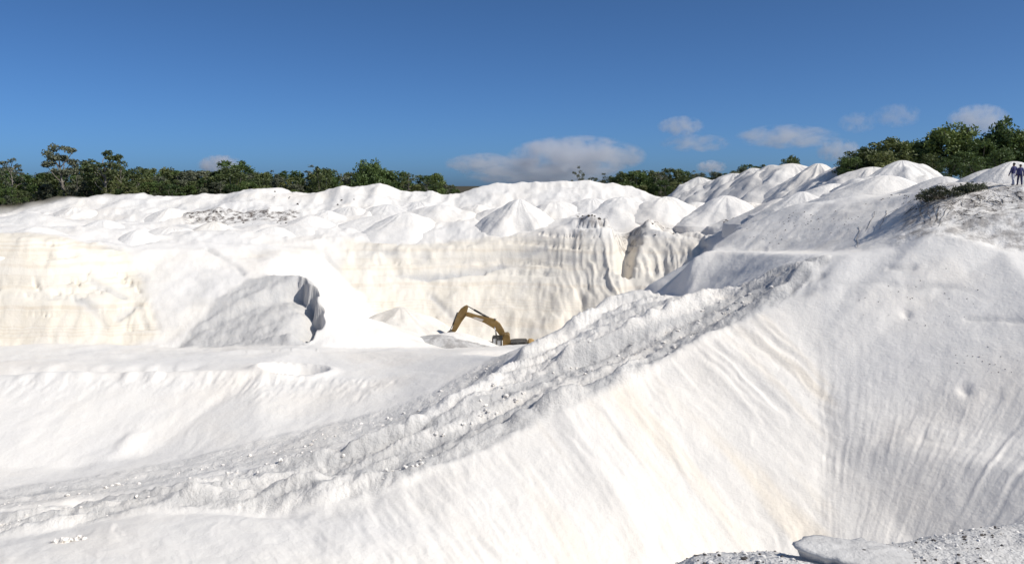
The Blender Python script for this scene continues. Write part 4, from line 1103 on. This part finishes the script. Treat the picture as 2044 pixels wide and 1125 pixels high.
def person(label, px, py, Y, height, yaw, top, bottom, stride, arm):
    x, y, z = un(px, py, Y)
    z = ground(x, y)
    J = {'pelvis': (0, 0, .94, .15), 'belly': (0, .01, 1.08, .165), 'chest': (0, .0, 1.28, .18), 'neck0': (0, -.005, 1.43, .075), 'neck1': (0, .01, 1.50, .055), 'head': (0, .025, 1.60, .088), 'crown': (0, .02, 1.69, .075)}
    E = [('pelvis', 'belly'), ('belly', 'chest'), ('chest', 'neck0'), ('neck0', 'neck1'), ('neck1', 'head'), ('head', 'crown')]
    for s, n_ in ((-1, 'l'), (1, 'r')):
        f = stride * s; g = -arm * s
        J['sh' + n_] = (s * .185, 0, 1.38, .085); J['el' + n_] = (s * .235, g * .5 - .03, 1.11, .066); J['wr' + n_] = (s * .245, g + .03, .87, .048)
        J['pa' + n_] = (s * .262, g + .05, .80, .040); J['fi' + n_] = (s * .258, g + .07, .73, .026); J['th' + n_] = (s * .225, g + .075, .79, .014)
        J['hp' + n_] = (s * .095, 0, .89, .115); J['kn' + n_] = (s * .10, f * .55 + .03, .49, .085); J['an' + n_] = (s * .10, f - .03, .09, .06)
        J['he' + n_] = (s * .105, f - .06, .045, .044); J['to' + n_] = (s * .12, f + .13, .035, .038)
        E += [('neck0', 'sh' + n_), ('sh' + n_, 'el' + n_), ('el' + n_, 'wr' + n_), ('wr' + n_, 'pa' + n_), ('pa' + n_, 'fi' + n_), ('pa' + n_, 'th' + n_),
              ('pelvis', 'hp' + n_), ('hp' + n_, 'kn' + n_), ('kn' + n_, 'an' + n_), ('an' + n_, 'he' + n_), ('an' + n_, 'to' + n_)]
    names = list(J)
    k = height / 1.77
    me = bpy.data.meshes.new('person')
    me.from_pydata([(J[q][0] * k, J[q][1] * k, J[q][2] * k) for q in names], [(names.index(a), names.index(b)) for a, b in E], [])
    o = bpy.data.objects.new('person', me); COL.objects.link(o)
    md = o.modifiers.new('skin', 'SKIN'); md.use_smooth_shade = True
    for i, q in enumerate(names):
        r = J[q][3] * k
        me.skin_vertices[0].data[i].radius = (r, r * (0.72 if q in ('pelvis', 'belly', 'chest') else 1.0))
        me.skin_vertices[0].data[i].use_root = (q == 'pelvis')
    o.modifiers.new('sub', 'SUBSURF').levels = 2
    dg = bpy.context.evaluated_depsgraph_get()
    ev = o.evaluated_get(dg)
    body = bpy.data.meshes.new_from_object(ev)
    o.modifiers.clear()
    o.data = body
    body.materials.clear()
    for m in (M_SKIN, top, bottom, M_SHOE): body.materials.append(m)
    for p in body.polygons:
        c = p.center / k
        side = abs(c.x)
        if c.z > 1.475: mi = 0
        elif c.z > 0.90 and not (side > .2 and c.z < .88): mi = 1
        elif side > .2 and c.z > 0.70: mi = 0 if c.z < .86 else 1
        elif c.z > 0.085: mi = 2
        else: mi = 3
        p.material_index = mi
        p.use_smooth = True
    # hair cap
    bm = bmesh.new(); bmesh.ops.create_icosphere(bm, subdivisions=3, radius=1.0)
    for v in bm.verts:
        v.co = Vector((v.co.x * .098, v.co.y * .108 + 0.012, v.co.z * .10 + 1.655)) * k
    bmesh.ops.delete(bm, geom=[v for v in bm.verts if v.co.z / k < 1.60 or (v.co.y / k > .075 and v.co.z / k < 1.69)], context='VERTS')
    hm = bpy.data.meshes.new('hair'); bm.to_mesh(hm); bm.free(); hm.materials.append(M_HAIR)
    for p in hm.polygons: p.use_smooth = True
    h = bpy.data.objects.new('hair', hm); COL.objects.link(h); h.parent = o
    bm = bmesh.new()
    for dx, dy, dz, r in ((0, .125, 1.605, .018), (-.035, .108, 1.635, .012), (.035, .108, 1.635, .012), (-.092, .02, 1.61, .02), (.092, .02, 1.61, .02)):
        bmesh.ops.create_icosphere(bm, subdivisions=1, radius=r * k, matrix=Matrix.Translation(Vector((dx, dy, dz)) * k))
    fm = bpy.data.meshes.new('face_features'); bm.to_mesh(fm); bm.free(); fm.materials.append(M_SKIN)
    f = bpy.data.objects.new('face_features', fm); COL.objects.link(f); f.parent = o
    o.location = (x, y, z - 0.02); o.rotation_euler = (0, 0, yaw)
    tag(o, label, 'person', 'people walking on the rim')
    return o
person('person in navy jacket and white trousers walking away on the rim', 2022, 368, 62.2, 1.66, 0.25, M_NAVY, M_WHT, 0.16, 0.14)
person('person in all navy clothes right beside the one in white trousers', 2035, 368, 61.8, 1.52, -0.2, M_NAVY, M_NAVY2, -0.2, 0.12)

# ------------------------------------------------------------------ scrub, twigs, crumbs, clods
def on_ground(px, py, Y0, Y1):
    """first place where the line of sight through a pixel meets the ground between two distances"""
    prev = None
    for Y in np.linspace(Y0, Y1, 90):
        x, y, z = un(px, py, Y)
        if z <= ground(x, y): return x, y, ground(x, y)
    return None

def scrub(label, px, py, Y, w, h, seed, leafm, n_c=46, per=60, name='scrub_bush', sz=0.09, drop=0.0):
    rng = np.random.default_rng(seed)
    x, y, z = un(px, py, Y); z = ground(x, y) - 0.05
    e = bpy.data.objects.new(name, None); COL.objects.link(e); e.location = (x, y, z)
    TV, TF, LV, LF, cen = [], [], [], [], []
    for i in range(n_c):
        a = rng.random() * 6.283; rr = math.sqrt(rng.random())
        ex = np.array([math.cos(a) * rr * w, math.sin(a) * rr * w * 0.55, h * (0.35 + 0.65 * rng.random()) * (1.05 - 0.75 * rr * rr) + 0.05])
        b0 = np.array([ex[0] * 0.3, ex[1] * 0.3, -0.1])
        tube(TV, TF, [b0, (b0 + ex) / 2 + rng.normal(0, 0.12, 3), ex, ex + rng.normal(0, 0.25, 3)], [0.03, 0.022, 0.012, 0.005], 4)
        cen.append((*ex, 0.7 + 0.6 * rng.random()))
    leaves(cen, rng, per, 0.42, sz, LV, LF, 0.55)
    link_mesh('stem', TV, TF, BARK_D, e); link_mesh('foliage', LV, LF, leafm, e)
    tag(e, label, 'bush')
    return e
scrub('sprawling grey-green scrub bush on the sandy rim left of the people', 1895, 392, 63.5, 2.4, 0.85, 3, LEAF_D, 55, 34)
scrub('small dark scrub clump at the left end of the sprawling bush', 1856, 398, 64.5, 0.9, 0.65, 4, LEAF_D, 20, 36)
scrub('low grey scrub clump at the right end of the sprawling bush', 1945, 382, 63, 0.9, 0.6, 5, LEAF_C, 20, 40)

def scatter_lumps(name, spots, mat, label, cat, seed, kind='stuff'):
    """many small irregular lumps joined in one mesh; spots: (x, y, z, size)"""
    rng = np.random.default_rng(seed)
    bm = bmesh.new(); bmesh.ops.create_icosphere(bm, subdivisions=1, radius=1.0)
    bv = np.array([v.co[:] for v in bm.verts]); bf = np.array([[v.index for v in f.verts] for f in bm.faces]); bm.free()
    V, Fc = [], []
    for (x, y, z, s) in spots:
        sc = s * (0.7 + 0.6 * rng.random(3)) * [1, 1, 0.75]
        j = 1 + 0.28 * rng.normal(0, 1, len(bv))[:, None] * 0.8
        a = rng.random() * 6.283
        R = np.array([[math.cos(a), -math.sin(a), 0], [math.sin(a), math.cos(a), 0], [0, 0, 1]])
        Fc.append(bf + len(V) * len(bv))
        V.append((bv * j * sc) @ R.T + [x, y, z + s * (0.1 + 0.25 * rng.random())])
    V = np.concatenate(V); Fc = np.concatenate(Fc)
    o = link_mesh(name, V.tolist(), Fc.tolist(), mat)
    if kind: o['kind'] = kind
    o['label'] = label
    if cat: o['category'] = cat
    return o

def along(line, n, wid, rng):
    Wp = [Vector(un(*p)) for p in line]
    seg = [(b - a).length for a, b in zip(Wp[:-1], Wp[1:])]
    tot = sum(seg); out = []
    for _ in range(n):
        d = rng.random() * tot
        for (a, b, s) in zip(Wp[:-1], Wp[1:], seg):
            if d <= s: break
            d -= s
        p = a + (b - a) * (d / s)
        q = (b - a).normalized(); nrm = Vector((-q.y, q.x, 0))
        p = p + nrm * rng.gauss(0, wid)
        out.append((p.x, p.y, ground(p.x, p.y)))
    return out
rg = random.Random(11)
spots = []
for line, n, wid in (
        ([(1560, 560, 57.5), (1440, 620, 57), (1300, 690, 54.5), (1150, 745, 52.5), (1000, 815, 49.5), (900, 855, 48)], 260, 0.8),
        ([(1500, 590, 57), (1400, 640, 55.5), (1300, 705, 53)], 150, 0.9),
        ([(1010, 712, 60), (930, 765, 57), (850, 805, 55), (740, 845, 53.5), (600, 880, 51.5)], 240, 0.7),
        ([(700, 905, 48), (560, 940, 46.5), (400, 975, 45), (250, 1010, 43.6)], 130, 0.8),
        ([(900, 905, 45), (800, 945, 43.6), (760, 960, 43.2)], 90, 0.5),
        ([(600, 880, 51), (400, 925, 49), (200, 962, 47), (0, 1000, 45)], 120, 0.7),
        ([(0, 1060, 41.8), (120, 1045, 41.9), (230, 1020, 42.2)], 60, 0.7)):
    for (x, y, z) in along(line, n, wid, rg):
        spots.append((x, y, z, 0.02 + 0.11 * rg.random() ** 5))
scatter_lumps('sand_clods', spots, SAND, 'crumbled white sand clods strewn along the ramp road', None, 5)
def clod(label, px, py, Y0, Y1, s, group, seed):
    g = on_ground(px, py, Y0, Y1)
    if g is None: return
    rng = np.random.default_rng(seed)
    bm = bmesh.new(); bmesh.ops.create_icosphere(bm, subdivisions=2, radius=s)
    for v in bm.verts:
        v.co = Vector((v.co.x * 1.2, v.co.y, v.co.z * 0.8)) * (1 + 0.24 * float(rng.normal()))
    me = bpy.data.meshes.new('sand_clod'); bm.to_mesh(me); bm.free(); me.materials.append(SAND)
    o = bpy.data.objects.new('sand_clod', me); COL.objects.link(o)
    o.location = (g[0], g[1], g[2] + s * 0.3); o.rotation_euler = (0, 0, rng.random() * 6)
    tag(o, label, 'sand clod', group)
for i, (px, py, s) in enumerate(((112, 1088, .16), (125, 1100, .19), (150, 1090, .14), (138, 1112, .17), (120, 1116, .15), (158, 1072, .10), (168, 1086, .11))):
    clod('white sand clod in the little cluster on the bottom left slope', px, py, 37.5, 42, s, 'clod cluster on the bottom left slope', 200 + i)
for i, (px, py, s) in enumerate(((1010, 792, .16), (1030, 800, .13), (985, 770, .11), (960, 832, .12), (925, 850, .10), (885, 872, .11), (1045, 788, .10), (870, 868, .09))):
    clod('big white sand clod on the middle of the ramp road', px, py, 46, 56, s, 'big clods on the ramp road', 220 + i)

# dark crumbs on the upper dunes and the rim
cr = []
for (px, py, Y0, Y1, n, sp, sz) in ((1600, 440, 72, 88, 50, 34, .045), (1540, 470, 74, 88, 20, 24, .04), (1700, 450, 62, 82, 22, 26, .035), (1960, 405, 54, 66, 80, 55, .035), (1880, 425, 55, 68, 40, 30, .035), (2010, 390, 54, 64, 60, 30, .035), (1800, 395, 62, 80, 26, 30, .06),
                             (1480, 430, 100, 122, 40, 24, .16), (1470, 448, 100, 122, 30, 18, .16), (1340, 434, 112, 126, 40, 45, .14), (1200, 432, 112, 126, 30, 30, .14), (640, 395, 140, 153, 14, 60, .16), (1450, 385, 110, 138, 30, 40, .14), (430, 438, 125, 134, 24, 34, .12), (520, 438, 125, 134, 14, 34, .10),
                             (1960, 720, 36, 52, 22, 60, .028), (1800, 620, 44, 56, 22, 70, .028), (1900, 600, 44, 54, 18, 70, .028)):
    for _ in range(n):
        g = on_ground(rg.gauss(px, sp), rg.gauss(py, sp * 0.35), Y0, Y1)
        if g: cr.append((*g, sz * (0.5 + 1.0 * rg.random())))
M_CRUMB = plain('dark_soil_crumbs', (0.10, 0.085, 0.075), 0.95)
scatter_lumps('soil_crumbs', cr, M_CRUMB, 'dark soil crumbs and root scraps scattered on the white sand', None, 9)

# dry twigs and roots
TV, TF = [], []
for _ in range(170):
    px, py = rg.gauss(1930, 60), rg.gauss(402, 18)
    g = on_ground(px, py, 54, 68)
    if not g: continue
    a = rg.random() * 6.283; ln = 0.3 + 0.9 * rg.random()
    p0 = Vector(g) + Vector((0, 0, 0.02))
    pr = []
    for t in (0, 0.5, 1):
        q = p0 + Vector((math.cos(a), math.sin(a), 0)) * ln * t
        q.z = ground(q.x, q.y) + 0.03 + 0.12 * rg.random() * t
        pr.append(q)
    tube(TV, TF, pr, [0.016, 0.012, 0.005], 4)
for x0, y0 in ((1830, 408), (1838, 406), (1848, 410), (1862, 408), (1876, 412), (1890, 415), (1745, 425), (1770, 420), (1715, 455)):
    pr = []
    for t in range(6):
        g = on_ground(x0 + 3.5 * t * math.sin(x0) + rg.gauss(0, 1.5), y0 + 8 * t, 54, 80)
        if g: pr.append(Vector(g) + Vector((0, 0, 0.03)))
    if len(pr) > 2: tube(TV, TF, pr, [0.014] * (len(pr) - 1) + [0.006], 4)
tw = link_mesh('dry_twigs', TV, TF, BARK_D)
tag(tw, 'dry twigs and bare roots littering the sand around the scrub', kind='stuff')

# ------------------------------------------------------------------ crusted sand at the near rim, bottom right
def crust(label, px, py, Y, w, d, h, tilt, seed):
    x, y, z = un(px, py, Y)
    z = ground(x, y)
    rng = np.random.default_rng(seed)
    N, K = 48, 12
    ph = np.linspace(0, 2 * math.pi, N, endpoint=False)
    out = 1 + 0.16 * np.sin(2 * ph + seed) + 0.10 * np.sin(3 * ph + 2 * seed) + 0.05 * np.sin(7 * ph) + 0.035 * rng.normal(0, 1, N)
    rings = []
    for k in np.linspace(0.03, 1, K):                     # top
        rings.append((k, h * (1 - 0.25 * k ** 3)))
    for k, q in ((1.01, h * 0.55), (0.93, h * 0.25), (0.86, -h * 0.5)):   # broken edge, undercut
        rings.append((k, q))
    P = np.zeros((len(rings), N, 3))
    for j, (k, zt) in enumerate(rings):
        P[j, :, 0] = w * k * out * np.cos(ph); P[j, :, 1] = d * k * out * np.sin(ph)
        P[j, :, 2] = zt + 0.008 * fbm(P[j, :, 0] * 22 + seed, P[j, :, 1] * 22, seed, 4)
    o = grid_mesh('sand_crust', P, SAND, True, dict(damp_shade=np.full(P.shape[:2], 0.75), soil=np.full(P.shape[:2], 0.12), rough=np.full(P.shape[:2], 0.05)))  # slab evenly greyed to the tone of the near rim
    o.location = (x, y, z - h * 0.15); o.rotation_euler = tilt
    tag(o, label, 'sand crust', 'crusts at the near rim')
    return o
crust('rounded grey slab of crusted sand at the bottom right', 1722, 1096, 3.95, 0.27, 0.19, 0.06, (0.04, 0.11, 0.2), 3)
cr = []
for _ in range(420):
    px = rg.uniform(1300, 2044); Y = rg.uniform(3.7, 4.7)
    x = (px - CX) / F_PX * Y
    cr.append((x, Y, ground(x, Y), 0.002 + 0.010 * rg.random() ** 3))
scatter_lumps('rim_crumbs', cr, M_CRUMB, 'small dark grains and root bits on the near rim', None, 13)
cr = []
for _ in range(700):
    px = rg.uniform(1250, 2100); Y = rg.uniform(3.6, 4.9)
    x = (px - CX) / F_PX * Y
    cr.append((x, Y, ground(x, Y), 0.003 + 0.010 * rg.random() ** 3))
scatter_lumps('rim_grit', cr, SAND, 'pale grit and small sand lumps on the near rim', None, 14)

# ------------------------------------------------------------------ clouds low over the horizon
def cloud_mat(dens, seed, thr):
    m = bpy.data.materials.new('cloud_vapour'); m.use_nodes = True
    n, l = m.node_tree.nodes, m.node_tree.links
    n.clear()
    out = n.new('ShaderNodeOutputMaterial'); v = n.new('ShaderNodeVolumePrincipled')
    v.inputs['Color'].default_value = (0.87, 0.89, 0.93, 1)
    v.inputs['Anisotropy'].default_value = 0.25
    tc = n.new('ShaderNodeTexCoord')
    ln = n.new('ShaderNodeVectorMath'); ln.operation = 'LENGTH'; l.new(tc.outputs['Object'], ln.inputs[0])
    mp = n.new('ShaderNodeMapping'); mp.inputs['Location'].default_value = (seed * 7.3, seed * 3.1, seed * 1.7); mp.inputs['Scale'].default_value = (3.4, 2.0, 1.5)
    l.new(tc.outputs['Object'], mp.inputs['Vector'])
    t = n.new('ShaderNodeTexNoise'); t.inputs['Scale'].default_value = 1.0; t.inputs['Detail'].default_value = 7; t.inputs['Roughness'].default_value = 0.6
    l.new(mp.outputs[0], t.inputs['Vector'])
    f = mathn(n, l, 'SUBTRACT', 1.0, ln.outputs['Value'])
    g = mathn(n, l, 'ADD', mathn(n, l, 'MULTIPLY', f, 0.7), mathn(n, l, 'MULTIPLY', mathn(n, l, 'SUBTRACT', t.outputs['Fac'], thr), 3.4))
    edge = mathn(n, l, 'MULTIPLY', f, 6.0, True)
    d = mathn(n, l, 'MULTIPLY', mathn(n, l, 'MULTIPLY', g, edge, True), dens)
    l.new(d, v.inputs['Density'])
    l.new(v.outputs[0], out.inputs['Volume'])
    return m
def cloud(label, px0, px1, py0, py1, dens, seed, thr=0.5, Y=6000.0):
    cx, cy = (px0 + px1) / 2, (py0 + py1) / 2
    x, y, z = un(cx, cy, Y)
    rx, rz = (px1 - px0) / 2 / F_PX * Y, (py1 - py0) / 2 / F_PX * Y
    bm = bmesh.new(); bmesh.ops.create_icosphere(bm, subdivisions=3, radius=1.0)
    me = bpy.data.meshes.new('cloud'); bm.to_mesh(me); bm.free(); me.materials.append(cloud_mat(dens, seed, thr))
    o = bpy.data.objects.new('cloud', me); COL.objects.link(o)
    o.location = (x, y, z); o.scale = (rx * 1.08, rx * 0.8, rz * 1.12)
    tag(o, label, 'cloud', 'clouds low over the horizon')
    return o
cloud('largest grey-white cloud above the middle of the back ridge', 1020, 1282, 274, 350, 0.014, 1, 0.49)
cloud('pale left wing of the largest cloud', 885, 1075, 306, 350, 0.009, 2, 0.49)
cloud('dull grey base of the largest cloud touching the back ridge', 930, 1230, 328, 372, 0.006, 3, 0.47)
cloud('small brownish cloud right above the largest one', 1314, 1404, 232, 272, 0.009, 4, 0.47)
cloud('thin dark streak of cloud below the small brownish cloud', 1320, 1456, 268, 304, 0.005, 5, 0.49)
cloud('long grey cloud above the lone skyline tree', 1474, 1668, 250, 296, 0.0065, 6, 0.49)
cloud('faint grey puff left of the leafy dome top', 1674, 1748, 224, 266, 0.005, 7, 0.49)
cloud('faint pinkish puff above the leafy dome', 1744, 1838, 208, 254, 0.005, 8, 0.5)
cloud('small white puff low beside the leafy dome', 1630, 1715, 276, 324, 0.012, 9, 0.48)
cloud('white cloud between the two dark green trees', 1895, 2010, 210, 268, 0.011, 10, 0.46)
cloud('white cloud top behind the left forest', 395, 485, 310, 350, 0.020, 11, 0.45)
cloud('tiny white cloud behind the middle right forest belt', 1390, 1450, 320, 345, 0.020, 12, 0.46)
